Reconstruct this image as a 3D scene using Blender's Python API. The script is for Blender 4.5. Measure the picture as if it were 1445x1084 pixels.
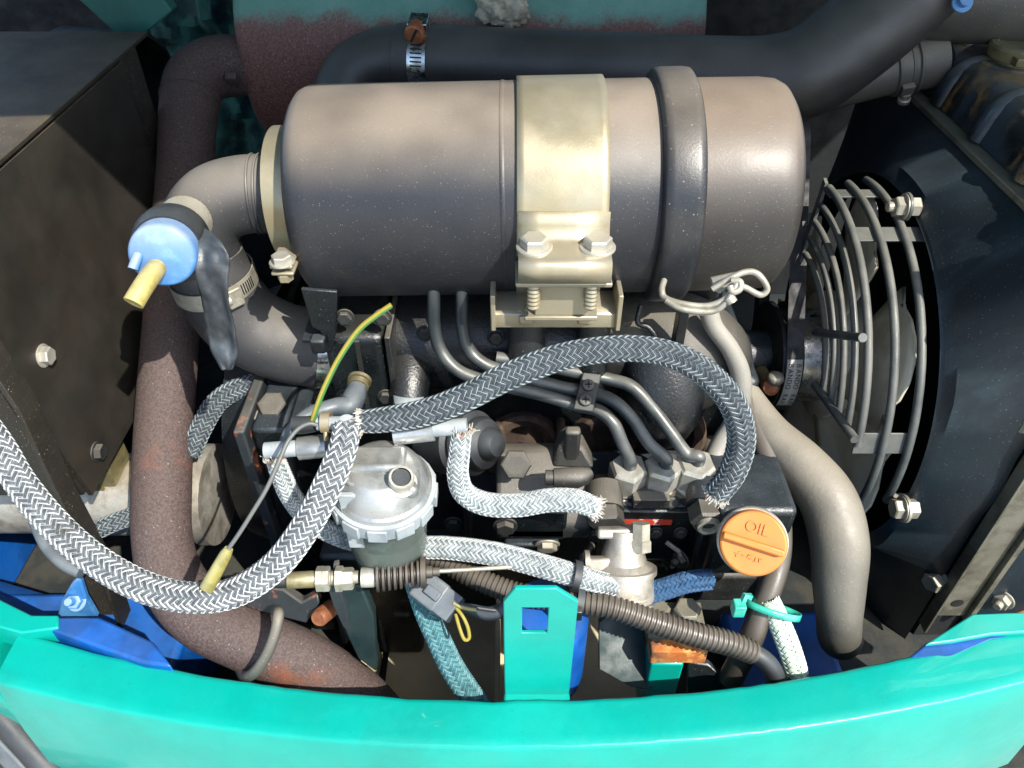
import bpy, bmesh, math, random
from mathutils import Vector, Matrix, Quaternion, noise as mnoise

random.seed(7)
for o in list(bpy.data.objects):
    bpy.data.objects.remove(o)
scene = bpy.context.scene
COL = scene.collection
R = math.radians

# ------------------------------------------------------------------ camera
CAM = Vector((0.0, 0.0, 1.30))
PITCH = 41.0
FPX = 1086.0
cam_d = bpy.data.cameras.new('camera')
cam = bpy.data.objects.new('camera', cam_d)
COL.objects.link(cam)
cam.location = CAM
cam.rotation_euler = (R(90 - PITCH), 0, 0)
cam_d.sensor_width = 36.0
cam_d.lens = 36.0 * FPX / 1445.0
cam_d.clip_start = 0.02
cam_d.clip_end = 200.0
scene.camera = cam

# ------------------------------------------------------------------ light
SUN = Vector((0.46, -0.50, 0.73)).normalized()
world = bpy.data.worlds.new('World')
scene.world = world
world.use_nodes = True
wn = world.node_tree
bg = wn.nodes['Background']
sky = wn.nodes.new('ShaderNodeTexSky')
sky.sky_type = 'NISHITA'
sky.sun_disc = False
sky.sun_elevation = math.asin(SUN.z)
sky.sun_rotation = math.atan2(SUN.x, SUN.y)
wn.links.new(sky.outputs[0], bg.inputs[0])
bg.inputs[1].default_value = 0.15
sun_d = bpy.data.lights.new('sun', 'SUN')
sun_d.energy = 3.9
sun_d.angle = R(0.5)
sun_d.color = (1.0, 0.95, 0.86)
sun = bpy.data.objects.new('sun', sun_d)
COL.objects.link(sun)
sun.rotation_euler = SUN.to_track_quat('Z', 'Y').to_euler()
sun.location = CAM + SUN * 5
vs = scene.view_settings
vs.view_transform = 'Standard'
vs.look = 'None'
vs.gamma = 1.0
vs.exposure = 1.08
vs.use_curve_mapping = False

# ------------------------------------------------------------------ pixel helpers
CP, SP = math.cos(R(PITCH)), math.sin(R(PITCH))
def ray(px, py):
    u = (542.0 - py) / FPX
    return Vector(((px - 722.5) / FPX, CP + u * SP, -SP + u * CP))
def W(px, py, d): return CAM + ray(px, py) * d
def WY(px, py, Y):
    r = ray(px, py); return CAM + r * (Y / r.y)
def WZ(px, py, Z):                       # Z measured from the camera height
    r = ray(px, py); return CAM + r * (Z / r.z)
def WX(px, py, X):
    r = ray(px, py); return CAM + r * (X / r.x)
def A(x, y, z): return Vector((x, y, z + CAM.z))   # z measured from the camera height
VX, VY, VZ = Vector((1, 0, 0)), Vector((0, 1, 0)), Vector((0, 0, 1))

# ------------------------------------------------------------------ materials
def lin(h):
    h = h.lstrip('#'); out = []
    for i in (0, 2, 4):
        c = int(h[i:i + 2], 16) / 255
        out.append(c / 12.92 if c <= .04045 else ((c + .055) / 1.055) ** 2.4)
    return (*out, 1)
M = {}
def mat(name, col, rough=.5, metal=0., col2=None, s1=30, lo=.42, hi=.62, dust=None, dust_amt=.0, dust_lo=.2,
        speck=None, speck_scale=900, speck_amt=.0, bump=.15, bscale=600, rvar=.15, spec=.5, coat=0., stretch=None, detail=6,
        col3=None, s3=12, lo3=.55, hi3=.7, grain=.12):
    m = bpy.data.materials.new(name); m.use_nodes = True
    nt = m.node_tree; N = nt.nodes; L = nt.links
    b = N['Principled BSDF']
    def mix(fac, a, c):
        x = N.new('ShaderNodeMix'); x.data_type = 'RGBA'
        if isinstance(fac, float): x.inputs[0].default_value = fac
        else: L.new(fac, x.inputs[0])
        if isinstance(a, tuple): x.inputs[6].default_value = a
        else: L.new(a, x.inputs[6])
        if isinstance(c, tuple): x.inputs[7].default_value = c
        else: L.new(c, x.inputs[7])
        return x.outputs[2]
    def mrange(v, a, c, d=0., e=1.):
        x = N.new('ShaderNodeMapRange'); x.interpolation_type = 'SMOOTHSTEP'
        L.new(v, x.inputs[0])
        for i, q in enumerate((a, c, d, e)): x.inputs[i + 1].default_value = q
        return x.outputs[0]
    tc = N.new('ShaderNodeTexCoord'); vec = tc.outputs['Object']
    if stretch:
        mp = N.new('ShaderNodeMapping'); mp.inputs['Scale'].default_value = stretch
        L.new(vec, mp.inputs[0]); svec = mp.outputs[0]
    else: svec = vec
    def noise(scale, v=None, det=detail, rg=.6):
        n = N.new('ShaderNodeTexNoise'); n.inputs['Scale'].default_value = scale
        n.inputs['Detail'].default_value = det; n.inputs['Roughness'].default_value = rg
        L.new(v or vec, n.inputs['Vector']); return n.outputs['Fac']
    c = lin(col)
    cur = c
    n1 = noise(s1, svec)
    if col2: cur = mix(mrange(n1, lo, hi), c, lin(col2))
    if col3: cur = mix(mrange(noise(s3, svec, 8, .65), lo3, hi3), cur, lin(col3))
    if dust:
        geo = N.new('ShaderNodeNewGeometry')
        sep = N.new('ShaderNodeSeparateXYZ'); L.new(geo.outputs['Normal'], sep.inputs[0])
        up = mrange(sep.outputs[2], dust_lo, 1.0, 0., 1.)
        dn = mrange(noise(s1 * 1.1 + 6, None, 2, .5), .25, .75, .5, 1.)
        mu = N.new('ShaderNodeMath'); mu.operation = 'MULTIPLY'; L.new(up, mu.inputs[0]); L.new(dn, mu.inputs[1])
        m2 = N.new('ShaderNodeMath'); m2.operation = 'MULTIPLY'; L.new(mu.outputs[0], m2.inputs[0]); m2.inputs[1].default_value = dust_amt
        cur = mix(m2.outputs[0], cur, lin(dust))
        dfac = m2.outputs[0]
    if speck:
        for sc_, amt_ in ((speck_scale * .8, speck_amt * .8), (speck_scale * 2.2, speck_amt * .7)):
            v = N.new('ShaderNodeTexVoronoi'); v.inputs['Scale'].default_value = sc_; L.new(vec, v.inputs['Vector'])
            sx = N.new('ShaderNodeSeparateColor'); L.new(v.outputs['Color'], sx.inputs[0])
            size = mrange(sx.outputs[0], .72, 1., .0, .22)      # only some cells carry a fleck, of varied size
            lt = N.new('ShaderNodeMath'); lt.operation = 'LESS_THAN'; L.new(v.outputs['Distance'], lt.inputs[0]); L.new(size, lt.inputs[1])
            m2 = N.new('ShaderNodeMath'); m2.operation = 'MULTIPLY'; L.new(lt.outputs[0], m2.inputs[0]); m2.inputs[1].default_value = amt_
            cur = mix(m2.outputs[0], cur, lin(speck))
    if grain:
        gn = mrange(noise(1100, None, 3, .7), .3, .7, 1 - grain, 1 + grain * .7)
        hv = N.new('ShaderNodeHueSaturation'); L.new(gn, hv.inputs['Value'])
        if isinstance(cur, tuple): hv.inputs['Color'].default_value = cur
        else: L.new(cur, hv.inputs['Color'])
        cur = hv.outputs[0]
    if isinstance(cur, tuple): b.inputs['Base Color'].default_value = cur
    else: L.new(cur, b.inputs['Base Color'])
    b.inputs['Metallic'].default_value = metal
    L.new(mrange(noise(s1 * 1.7 + 5), .3, .7, max(.05, rough - rvar), min(1., rough + rvar)), b.inputs['Roughness'])
    b.inputs['Specular IOR Level'].default_value = spec
    b.inputs['Coat Weight'].default_value = coat
    if bump:
        bp = N.new('ShaderNodeBump'); bp.inputs['Strength'].default_value = bump; bp.inputs['Distance'].default_value = .001
        L.new(noise(bscale, None, 4), bp.inputs['Height']); L.new(bp.outputs[0], b.inputs['Normal'])
    M[name] = m
    return m

mat('teal_paint', '#009a8c', .38, grain=.05, col2='#009284', s1=9, bump=.3, bscale=70, rvar=.06, coat=.2, col3='#00897c', s3=5, speck='#0a7a70', speck_scale=140, speck_amt=0.25)
mat('blue_paint', '#0653a6', .45, col2='#064488', s1=25, dust='#7f94a4', dust_amt=0.1, dust_lo=.2, col3='#1c2430', lo3=.68, hi3=.74, s3=30)
mat('blue_dusty', '#4a84b8', .6, col2='#2d69a4', s1=40, dust='#c4ccd0', dust_amt=.5)
mat('cleaner_grey', '#1d2026', .46, col2='#26272a', s1=7, lo=.4, hi=.62, dust='#94887a', dust_amt=0.8, dust_lo=0.38, speck='#cfc4b0', speck_scale=800, speck_amt=0.28, bump=.12, bscale=500, detail=3, rvar=.08, col3='#5f5145', s3=4.5, lo3=0.5, hi3=0.85, grain=0.08)
mat('cover_brown', '#2b2927', .48, col2='#4a423b', s1=5, lo=.38, hi=.7, dust='#988878', dust_amt=.62, dust_lo=.1, speck='#cfc4b0', speck_scale=800, speck_amt=.3, bump=.1, bscale=500, detail=3, rvar=.08, grain=.08)
mat('cleaner_band', '#191c21', .42, col2='#2c2c2d', s1=12, dust='#8d8478', dust_amt=0.45, dust_lo=0.35, speck='#cfc4b0', speck_scale=420, speck_amt=.3, rvar=.08)
mat('zinc_gold', '#a89f88', .40, metal=.6, col2='#9e9376', s1=14, col3='#a99068', s3=9, lo3=.5, hi3=.75, dust='#cfc9b8', dust_amt=0.3, bump=.08, bscale=700, rvar=.08, grain=0.05)
mat('zinc', '#c4c1b6', .42, metal=.6, col2='#a9a598', s1=40, dust='#c9c3b4', dust_amt=.4, rvar=.1)
mat('zinc_dirty', '#a8a496', .48, metal=.5, col2='#8a8576', s1=50, dust='#c3bcab', dust_amt=.5, rvar=.1)
mat('alu', '#b4b6b4', .38, metal=0.7, col2='#8d9190', s1=30, col3='#cfd0cc', dust='#b9b4a6', dust_amt=.35, bump=0.12, bscale=900, grain=0.08)
mat('alu_cast', '#b5b0a6', .5, metal=.6, col2='#8f897d', s1=35, dust='#cbc2b2', dust_amt=.5, bump=.35, bscale=900)
mat('steel_band', '#cfcfcc', .28, metal=1., col2='#a9a9a4', s1=60, bump=.05)
mat('rubber_grey', '#2b2c2f', .6, col2='#343436', s1=9, dust='#978f82', dust_amt=0.6, dust_lo=0.0, speck='#b8ab92', speck_scale=600, speck_amt=.35, bump=.15, detail=3, grain=0.08)
mat('rubber_black', '#0d0f11', .5, col2='#16191c', s1=20, dust='#6d7274', dust_amt=0.35, dust_lo=0., bump=.15)
mat('hose_black', '#22211f', .5, col2='#2b2a28', s1=9, dust='#6a6a66', dust_amt=0.5, dust_lo=-0.1, bump=.1, speck='#8a9498', speck_scale=600, speck_amt=.3, detail=3, rvar=.08)
mat('hose_dusty', '#464540', .55, col2='#504d46', s1=9, dust='#a39a88', dust_amt=0.6, dust_lo=0.0, speck='#b9ad94', speck_scale=600, speck_amt=0.45, bump=0.35, detail=3, grain=0.08, bscale=240)
mat('hose_brown', '#2a2622', .48, col2='#37312b', s1=14, dust='#877e70', dust_amt=0.45, dust_lo=0., detail=3)
mat('rust_pipe', '#3d2e2b', .8, col2='#534440', s1=480, lo=0.42, hi=0.58, col3='#70402a', s3=14, lo3=0.56, hi3=0.74, dust='#5f5652', dust_amt=0.35, dust_lo=0.1, speck='#9a908c', speck_scale=420, speck_amt=0.7, bump=.5, bscale=700, rvar=.05, grain=0.15)
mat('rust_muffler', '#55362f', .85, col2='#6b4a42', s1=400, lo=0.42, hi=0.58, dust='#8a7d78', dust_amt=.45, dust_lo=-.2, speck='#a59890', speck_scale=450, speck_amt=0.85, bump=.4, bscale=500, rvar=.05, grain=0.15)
mat('tinge', '#3c7a70', .7, col2='#5a8a7c', s1=18, col3='#5f5049', s3=14, lo3=0.5, hi3=0.75, dust='#86a89c', dust_amt=.5, dust_lo=-.2, speck='#b2bdb4', speck_scale=500, speck_amt=.5, bump=.4, bscale=500)
mat('rust_orange', '#b0642c', .85, col2='#d99a55', s1=80, col3='#6b4630', s3=40, lo3=.5, hi3=.62, bump=.6, bscale=400)
mat('black_plate', '#08090a', .6, col2='#100f0d', s1=14, dust='#857762', dust_amt=0.36, dust_lo=-0.5, speck='#b3a58b', speck_scale=620, speck_amt=0.8, bump=.3, bscale=900, rvar=.08)
mat('black_cast', '#070b0d', .36, col2='#0b1013', s1=30, dust='#5f686e', dust_amt=0.3, dust_lo=.2, speck='#aab0b2', speck_scale=600, speck_amt=.3, bump=.5, bscale=420, spec=.6, rvar=.08)
mat('black_cast_dusty', '#1b1d1e', .5, col2='#262624', s1=16, dust='#8f887a', dust_amt=0.5, dust_lo=0.15, speck='#b2a88e', speck_scale=520, speck_amt=.4, bump=.4, bscale=700, detail=3, rvar=.08)
mat('dark_void', '#0a0d0f', .8, col2='#12171a', s1=20, bump=.3)
mat('shroud_black', '#0a161d', .42, col2='#0f1f28', s1=7, col3='#2a3a42', s3=9, lo3=0.48, hi3=0.8, dust='#7a8486', dust_amt=0.12, dust_lo=0.3, bump=.1, stretch=(1, 2.6, .8), speck='#b7c2c4', speck_scale=600, speck_amt=0.2, rvar=.08)
mat('tank_black', '#0f161b', .4, col2='#2f3b44', s1=22, col3='#8a6a3a', s3=26, lo3=0.5, hi3=.66, dust='#8f8c80', dust_amt=0.5, dust_lo=.2, bump=.2, stretch=(1, 1, .5))
mat('core_black', '#060808', .9, col2='#101416', s1=200, lo=.4, hi=.6, bump=.8, bscale=900)
mat('galv', '#7c7a6c', .5, metal=.5, col2='#5c5a4e', s1=25, dust='#aaa38e', dust_amt=.5, dust_lo=-.2, speck='#cfc7b0', speck_scale=500, speck_amt=.4)
mat('guard_wire', '#262f34', .5, col2='#3d4242', s1=30, dust='#aaa596', dust_amt=0.35, dust_lo=-0.3, bump=.15, detail=3)
mat('fan_white', '#d2cab6', .5, col2='#b9ae96', s1=18, dust='#857c66', dust_amt=0.2, dust_lo=-.2, bump=.1)
mat('belt_black', '#17191b', .6, col2='#2a2826', s1=40, bump=.2)
mat('label_white', '#b9b7ae', .6, bump=.05)
mat('print_black', '#141414', .7, bump=0)
mat('label_red', '#a8321f', .5, col2='#c9b8ac', s1=90, lo=.56, hi=.6, bump=.05)
mat('orange_plastic', '#cf7a32', .48, col2='#c47030', s1=15, dust='#d99a60', dust_amt=.4, bump=.1, rvar=.08, grain=0.04)
mat('blue_plastic', '#3f73ab', .45, col2='#5f92c4', s1=40, lo=.5, hi=.7, dust='#c8c4ae', dust_amt=0.45, dust_lo=-.3, bump=.1, grain=0.05)
mat('tan_plastic', '#a89a5c', .5, col2='#8f8148', s1=60, dust='#c4b98a', dust_amt=.4)
mat('rubber_tube_grey', '#8f979a', .55, col2='#7b8488', s1=50, dust='#b7bab6', dust_amt=.4, dust_lo=-.2)
mat('connector_grey', '#343c43', .5, col2='#424b52', s1=40, dust='#a3a8a8', dust_amt=0.3, dust_lo=-.1)
mat('yellow_sleeve', '#857e42', .5, col2='#6f6936', s1=120, dust='#d2cda0', dust_amt=.4)
mat('wire_yellow', '#8f8230', .4, bump=.05)
mat('wire_green', '#3c6b34', .4, bump=.05)
mat('wire_grey', '#5a5c5a', .5, bump=.05)
mat('braid_white', '#cfd1ce', .55, col2='#a9adad', s1=150, lo=.35, hi=.65, bump=.5, bscale=2500, col3='#5d5d59', s3=30, lo3=0.55, hi3=0.75)
mat('braid_grey', '#5e6469', .6, col2='#484e54', s1=150, bump=.5, bscale=2500, col3='#3a3b3b', s3=30, lo3=0.55, hi3=0.75)
mat('braid_silver', '#8a9496', .5, col2='#6a7477', s1=150, bump=.5, bscale=2500, col3='#4a4f50', s3=30, lo3=0.55, hi3=0.75)
mat('braid_shadow', '#7d898c', .6, col2='#5f6a6e', s1=150, bump=.5, bscale=2500)
mat('braid_dark', '#3a4248', .6, col2='#2c3339', s1=150, bump=.5, bscale=2500)
mat('braid_teal', '#3c7076', .6, col2='#2f5d64', s1=150, bump=.35, bscale=2500)
mat('braid_teal_light', '#6d979a', .6, col2='#527e84', s1=150, bump=.35, bscale=2500)
mat('braid_blue', '#35597c', .6, col2='#2a4a6b', s1=150, bump=.35, bscale=2500)
mat('braid_cream', '#cfdccb', .6, col2='#b5c8b4', s1=150, bump=.35, bscale=2500)
mat('fray', '#a9a59a', .6, bump=0)
mat('fray_red', '#b4573a', .6, bump=0)
mat('tie_green', '#2aa38c', .4, col2='#57b7a4', s1=60, bump=.05)
mat('tape_black', '#14171b', .48, col2='#20252a', s1=50, dust='#7f8a92', dust_amt=0.25, dust_lo=-.2, bump=.2, bscale=300)
mat('mortar', '#a39e8e', .95, col2='#7d7869', s1=60, bump=1., bscale=260)
mat('concrete', '#a39f98', .9, col2='#8d8a84', s1=6, bump=.5, bscale=120, speck='#c7c4bc', speck_scale=60, speck_amt=.5)
mat('plate_tan', '#c2b493', .75, col2='#a1957a', s1=12, dust='#d6caad', dust_amt=.4)
mat('floor_dirt', '#1c2223', .9, col2='#37362f', s1=16, col3='#10252e', s3=8, bump=.6, bscale=200)
mat('foam_teal', '#27564d', .95, col2='#12302c', s1=22, bump=1., bscale=90)
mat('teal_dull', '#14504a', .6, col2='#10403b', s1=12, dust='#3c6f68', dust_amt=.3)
mat('brass_dirty', '#8f8560', .45, metal=.6, col2='#6c6446', s1=40, dust='#b9b095', dust_amt=.5)
mat('copper_rust', '#9a5f3c', .6, metal=.3, col2='#7a4a30', s1=80)
mat('rusty_black', '#22282c', .6, col2='#1b2024', s1=20, col3='#8a5038', s3=45, lo3=.56, hi3=.66, dust='#77746a', dust_amt=.4)
mat('red_port', '#2e211a', .8, col2='#4a3a2e', s1=40)
def tinge_above(name, z0, z1):  # blends a noisy green into the base colour above a given height
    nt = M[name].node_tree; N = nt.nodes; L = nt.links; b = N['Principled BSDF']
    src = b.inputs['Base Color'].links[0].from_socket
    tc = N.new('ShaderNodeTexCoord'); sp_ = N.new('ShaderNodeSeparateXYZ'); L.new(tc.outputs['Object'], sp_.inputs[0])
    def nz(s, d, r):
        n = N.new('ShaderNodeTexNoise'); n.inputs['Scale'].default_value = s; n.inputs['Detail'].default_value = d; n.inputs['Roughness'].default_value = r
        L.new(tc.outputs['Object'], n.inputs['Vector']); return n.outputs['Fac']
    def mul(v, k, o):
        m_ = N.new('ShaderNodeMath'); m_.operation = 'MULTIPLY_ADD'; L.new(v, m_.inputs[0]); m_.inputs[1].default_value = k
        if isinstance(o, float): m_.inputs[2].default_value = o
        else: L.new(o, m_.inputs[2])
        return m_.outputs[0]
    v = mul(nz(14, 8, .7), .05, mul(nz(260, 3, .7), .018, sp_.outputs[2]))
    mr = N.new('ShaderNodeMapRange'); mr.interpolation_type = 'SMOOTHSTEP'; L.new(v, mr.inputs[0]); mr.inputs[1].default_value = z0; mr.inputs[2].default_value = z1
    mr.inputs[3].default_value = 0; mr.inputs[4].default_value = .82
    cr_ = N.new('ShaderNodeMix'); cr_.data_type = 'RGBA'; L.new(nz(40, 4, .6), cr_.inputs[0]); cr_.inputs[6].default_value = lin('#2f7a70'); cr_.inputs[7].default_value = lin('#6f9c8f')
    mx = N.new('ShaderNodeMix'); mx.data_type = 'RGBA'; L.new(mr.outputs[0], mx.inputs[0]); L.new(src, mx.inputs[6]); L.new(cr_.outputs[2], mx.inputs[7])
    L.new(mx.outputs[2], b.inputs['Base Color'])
tinge_above('rust_muffler', 1.078, 1.096)
# clear bowl
m = bpy.data.materials.new('bowl_plastic'); m.use_nodes = True
b = m.node_tree.nodes['Principled BSDF']
b.inputs['Base Color'].default_value = (.90, .95, .93, 1); b.inputs['Roughness'].default_value = .12
b.inputs['Transmission Weight'].default_value = .95; b.inputs['IOR'].default_value = 1.12
M['bowl_plastic'] = m
mat('hose_pale', '#77756e', .55, col2='#6b6962', s1=12, dust='#b3ad9f', dust_amt=.6, dust_lo=-.2, bump=.1, detail=3)
mat('steel_line', '#2c3438', .42, metal=.3, col2='#4a5052', s1=25, dust='#9f9a8c', dust_amt=0.45, dust_lo=0., bump=.1, detail=3)
mat('manifold_black', '#080c0f', .33, col2='#0c1114', s1=12, dust='#77746c', dust_amt=0.2, dust_lo=.25, speck='#aab0b2', speck_scale=700, speck_amt=.35, bump=.6, bscale=420, spec=.6, rvar=.06, detail=3)
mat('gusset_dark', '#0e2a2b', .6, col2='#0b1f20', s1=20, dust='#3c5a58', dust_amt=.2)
mat('fuel', '#4d5a52', .15, col2='#46534b', s1=5, bump=0)

# ------------------------------------------------------------------ mesh builder
def frame(n, hint=None):
    n = n.normalized()
    h = hint or (VZ if abs(n.z) < .9 else VX)
    a = (h - n * h.dot(n)).normalized()
    return a, n.cross(a), n              # a is "up" in the plane, b = n x a
class MB:
    def __init__(s): s.v = []; s.f = []; s.m = []
    def add(s, vs, fs, mi=0):
        k = len(s.v); s.v += [tuple(v) for v in vs]
        for f in fs: s.f.append(tuple(i + k for i in f)); s.m.append(mi)
        return s
    def ringed(s, rings, closed=True, cap0=True, cap1=True, mi=0, loop=False):
        n = len(rings[0]); vs = [p for r in rings for p in r]; fs = []
        K = len(rings)
        for i in range(K - 1 + (1 if loop else 0)):
            i2 = (i + 1) % K
            for j in range(n if closed else n - 1):
                j2 = (j + 1) % n
                fs.append((i * n + j, i * n + j2, i2 * n + j2, i2 * n + j))
        if not loop and closed:
            if cap0: fs.append(tuple(range(n - 1, -1, -1)))
            if cap1: fs.append(tuple((K - 1) * n + j for j in range(n)))
        return s.add(vs, fs, mi)
    def tube(s, pts, rad, n=16, mi=0, caps=True, loop=False):
        fr = frames(pts, loop); rings = []
        for i, (p, (t, a, b_)) in enumerate(zip(pts, fr)):
            r = rad[i] if isinstance(rad, (list, tuple)) else rad
            rings.append([p + (a * math.cos(q) + b_ * math.sin(q)) * r for q in [2 * math.pi * k / n for k in range(n)]])
        return s.ringed(rings, True, caps, caps, mi, loop)
    def lathe(s, o, ax, prof, n=32, mi=0, hint=None, a0=0., caps=True):
        a, b_, t = frame(ax, hint); rings = []
        for h, r in prof:
            r = max(r, 1e-5)
            rings.append([o + t * h + (a * math.cos(q) + b_ * math.sin(q)) * r for q in [a0 + 2 * math.pi * k / n for k in range(n)]])
        return s.ringed(rings, True, caps, caps, mi)
    def box(s, c, x, y, z, mi=0):
        vs = [c + x * i + y * j + z * k for i in (-1, 1) for j in (-1, 1) for k in (-1, 1)]
        fs = [(0, 1, 3, 2), (4, 6, 7, 5), (0, 4, 5, 1), (2, 3, 7, 6), (0, 2, 6, 4), (1, 5, 7, 3)]
        return s.add(vs, fs, mi)
    def abox(s, x0, x1, y0, y1, z0, z1, mi=0):
        return s.box(A((x0 + x1) / 2, (y0 + y1) / 2, (z0 + z1) / 2), VX * (x1 - x0) / 2, VY * (y1 - y0) / 2, VZ * (z1 - z0) / 2, mi)
    def prism(s, pts, ext, mi=0):
        n = len(pts); vs = list(pts) + [p + ext for p in pts]
        fs = [tuple(range(n - 1, -1, -1)), tuple(range(n, 2 * n))]
        for i in range(n): fs.append((i, (i + 1) % n, (i + 1) % n + n, i + n))
        return s.add(vs, fs, mi)
    def hexa(s, o, ax, r, h, mi=0, a0=0., hint=None):
        return s.lathe(o, ax, [(0, r), (h * .86, r), (h, r * .86)], 6, mi, hint, a0)
    def mesh(s, name):
        me = bpy.data.meshes.new(name); me.from_pydata(s.v, [], s.f)
        me.polygons.foreach_set('material_index', s.m); me.update()
        bm = bmesh.new(); bm.from_mesh(me)
        bmesh.ops.recalc_face_normals(bm, faces=bm.faces)
        bm.to_mesh(me); bm.free()
        return me
    def build(s, name, mt, parent=None, bevel=0., angle=38, sub=0, recalc=True, seg=2, solid=0.):
        if recalc: me = s.mesh(name)
        else:
            me = bpy.data.meshes.new(name); me.from_pydata(s.v, [], s.f); me.polygons.foreach_set('material_index', s.m); me.update()
        for q in (mt if isinstance(mt, (list, tuple)) else [mt]): me.materials.append(M[q])
        me.polygons.foreach_set('use_smooth', [True] * len(me.polygons))
        me.set_sharp_from_angle(angle=R(angle))
        o = bpy.data.objects.new(name, me); COL.objects.link(o)
        if parent: o.parent = parent
        if solid:
            md = o.modifiers.new('solid', 'SOLIDIFY'); md.thickness = solid; md.offset = 0
        if bevel:
            md = o.modifiers.new('bevel', 'BEVEL'); md.width = bevel; md.segments = seg; md.limit_method = 'ANGLE'; md.angle_limit = R(40)
            md.harden_normals = False
        if sub:
            md = o.modifiers.new('sub', 'SUBSURF'); md.levels = sub; md.render_levels = sub
        return o
def frames(pts, loop=False):
    n = len(pts); T = []
    for i in range(n):
        if loop: d = pts[(i + 1) % n] - pts[i - 1]
        else: d = pts[min(i + 1, n - 1)] - pts[max(i - 1, 0)]
        T.append(d.normalized() if d.length > 1e-9 else VX)
    a = frame(T[0])[0]; out = []
    for t in T:
        a = (a - t * a.dot(t)); a = a.normalized() if a.length > 1e-9 else frame(t)[0]
        out.append((t, a, t.cross(a)))
    return out
def crom(P, per=12):
    """Catmull-Rom through (Vector, r) pairs."""
    out = []
    n = len(P)
    for i in range(n - 1):
        p0 = P[max(i - 1, 0)]; p1 = P[i]; p2 = P[i + 1]; p3 = P[min(i + 2, n - 1)]
        for k in range(per):
            t = k / per; t2 = t * t; t3 = t2 * t
            c = [(-t3 + 2 * t2 - t) / 2, (3 * t3 - 5 * t2 + 2) / 2, (-3 * t3 + 4 * t2 + t) / 2, (t3 - t2) / 2]
            out.append((p0[0] * c[0] + p1[0] * c[1] + p2[0] * c[2] + p3[0] * c[3],
                        p0[1] * c[0] + p1[1] * c[1] + p2[1] * c[2] + p3[1] * c[3]))
    out.append(P[-1])
    return [q[0] for q in out], [q[1] for q in out]
def pxpath(ctrl, per=12, r=None):
    P = []
    for c in ctrl:
        d = c[2]; rr = (c[3] if len(c) > 3 else r)
        P.append((W(c[0], c[1], d), rr * d / FPX))
    return crom(P, per)
def resample(pts, rad, ds):
    L = [0]
    for i in range(1, len(pts)): L.append(L[-1] + (pts[i] - pts[i - 1]).length)
    n = max(2, int(L[-1] / ds)); out = []; ro = []; j = 0
    for k in range(n + 1):
        s = L[-1] * k / n
        while j < len(L) - 2 and L[j + 1] < s: j += 1
        t = (s - L[j]) / max(1e-9, L[j + 1] - L[j])
        out.append(pts[j].lerp(pts[j + 1], min(1, t))); ro.append(rad[j] + (rad[j + 1] - rad[j]) * min(1, t))
    return out, ro, L[-1]

# ------------------------------------------------------------------ things
THINGS = []
def tag(o, label, cat, group=None, kind=None):
    if label: o['label'] = label
    if cat: o['category'] = cat
    if group: o['group'] = group
    if kind: o['kind'] = kind
    if o not in THINGS: THINGS.append(o)
    return o
def thing(name, label, cat, group=None):
    o = bpy.data.objects.new(name, None); o.empty_display_size = .02; COL.objects.link(o)
    return tag(o, label, cat, group)
BM = {}
def bolt(parent, pos, n, r, mt='zinc_dirty', washer=True, hint=None, h=.62, name='bolt', rot=0., stud=False):
    """hex head with flange washer; r = corner radius in metres"""
    key = (mt, washer, h, stud)
    if key not in BM:
        mb = MB(); z = 0.
        if stud: mb.lathe(Vector((0, 0, 0)), VZ, [(-.2, .5), (1.5, .5), (1.6, .42)], 14)
        mb.lathe(Vector((0, 0, .12 if washer else 0)), VZ, [(0, 1), (h * .8, 1), (h * .93, .9), (h * .97, .8), (h * .94, .55), (h * .92, .0)], 6)
        me = mb.mesh('bolt'); me.materials.append(M[mt])
        me.polygons.foreach_set('use_smooth', [True] * len(me.polygons)); me.set_sharp_from_angle(angle=R(25))
        wm = None
        if washer:
            w = MB(); w.lathe(Vector((0, 0, 0)), VZ, [(-.05, 1.28), (.09, 1.28), (.14, 1.2), (.14, .9)], 24)
            wm = w.mesh('washer'); wm.materials.append(M[mt]); wm.polygons.foreach_set('use_smooth', [True] * len(wm.polygons)); wm.set_sharp_from_angle(angle=R(30))
        BM[key] = (me, wm)
    me, wm = BM[key]
    a, b_, t = frame(n, hint)
    m3 = Matrix((a, b_, t)).transposed()
    mw = Matrix.Translation(pos) @ m3.to_4x4() @ Matrix.Rotation(rot, 4, 'Z') @ Matrix.Diagonal((r, r, r, 1))
    o = bpy.data.objects.new(name, me); COL.objects.link(o); o.parent = parent; o.matrix_basis = mw
    if wm:
        w = bpy.data.objects.new('washer', wm); COL.objects.link(w); w.parent = o
    return o
def text_mesh(body, size, depth, name, mt, parent, pos, right, up):
    cu = bpy.data.curves.new('txt', 'FONT'); cu.body = body; cu.size = size; cu.extrude = depth; cu.align_x = 'CENTER'; cu.align_y = 'CENTER'
    t = bpy.data.objects.new('txt', cu); COL.objects.link(t)
    dg = bpy.context.evaluated_depsgraph_get()
    me = bpy.data.meshes.new_from_object(t.evaluated_get(dg)); bpy.data.objects.remove(t)
    me.materials.clear(); me.materials.append(M[mt])
    o = bpy.data.objects.new(name, me); COL.objects.link(o); o.parent = parent
    right = right.normalized(); n = right.cross(up).normalized(); up = n.cross(right)
    o.matrix_basis = Matrix.Translation(pos) @ Matrix((right, up, n)).transposed().to_4x4()
    return o

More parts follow.
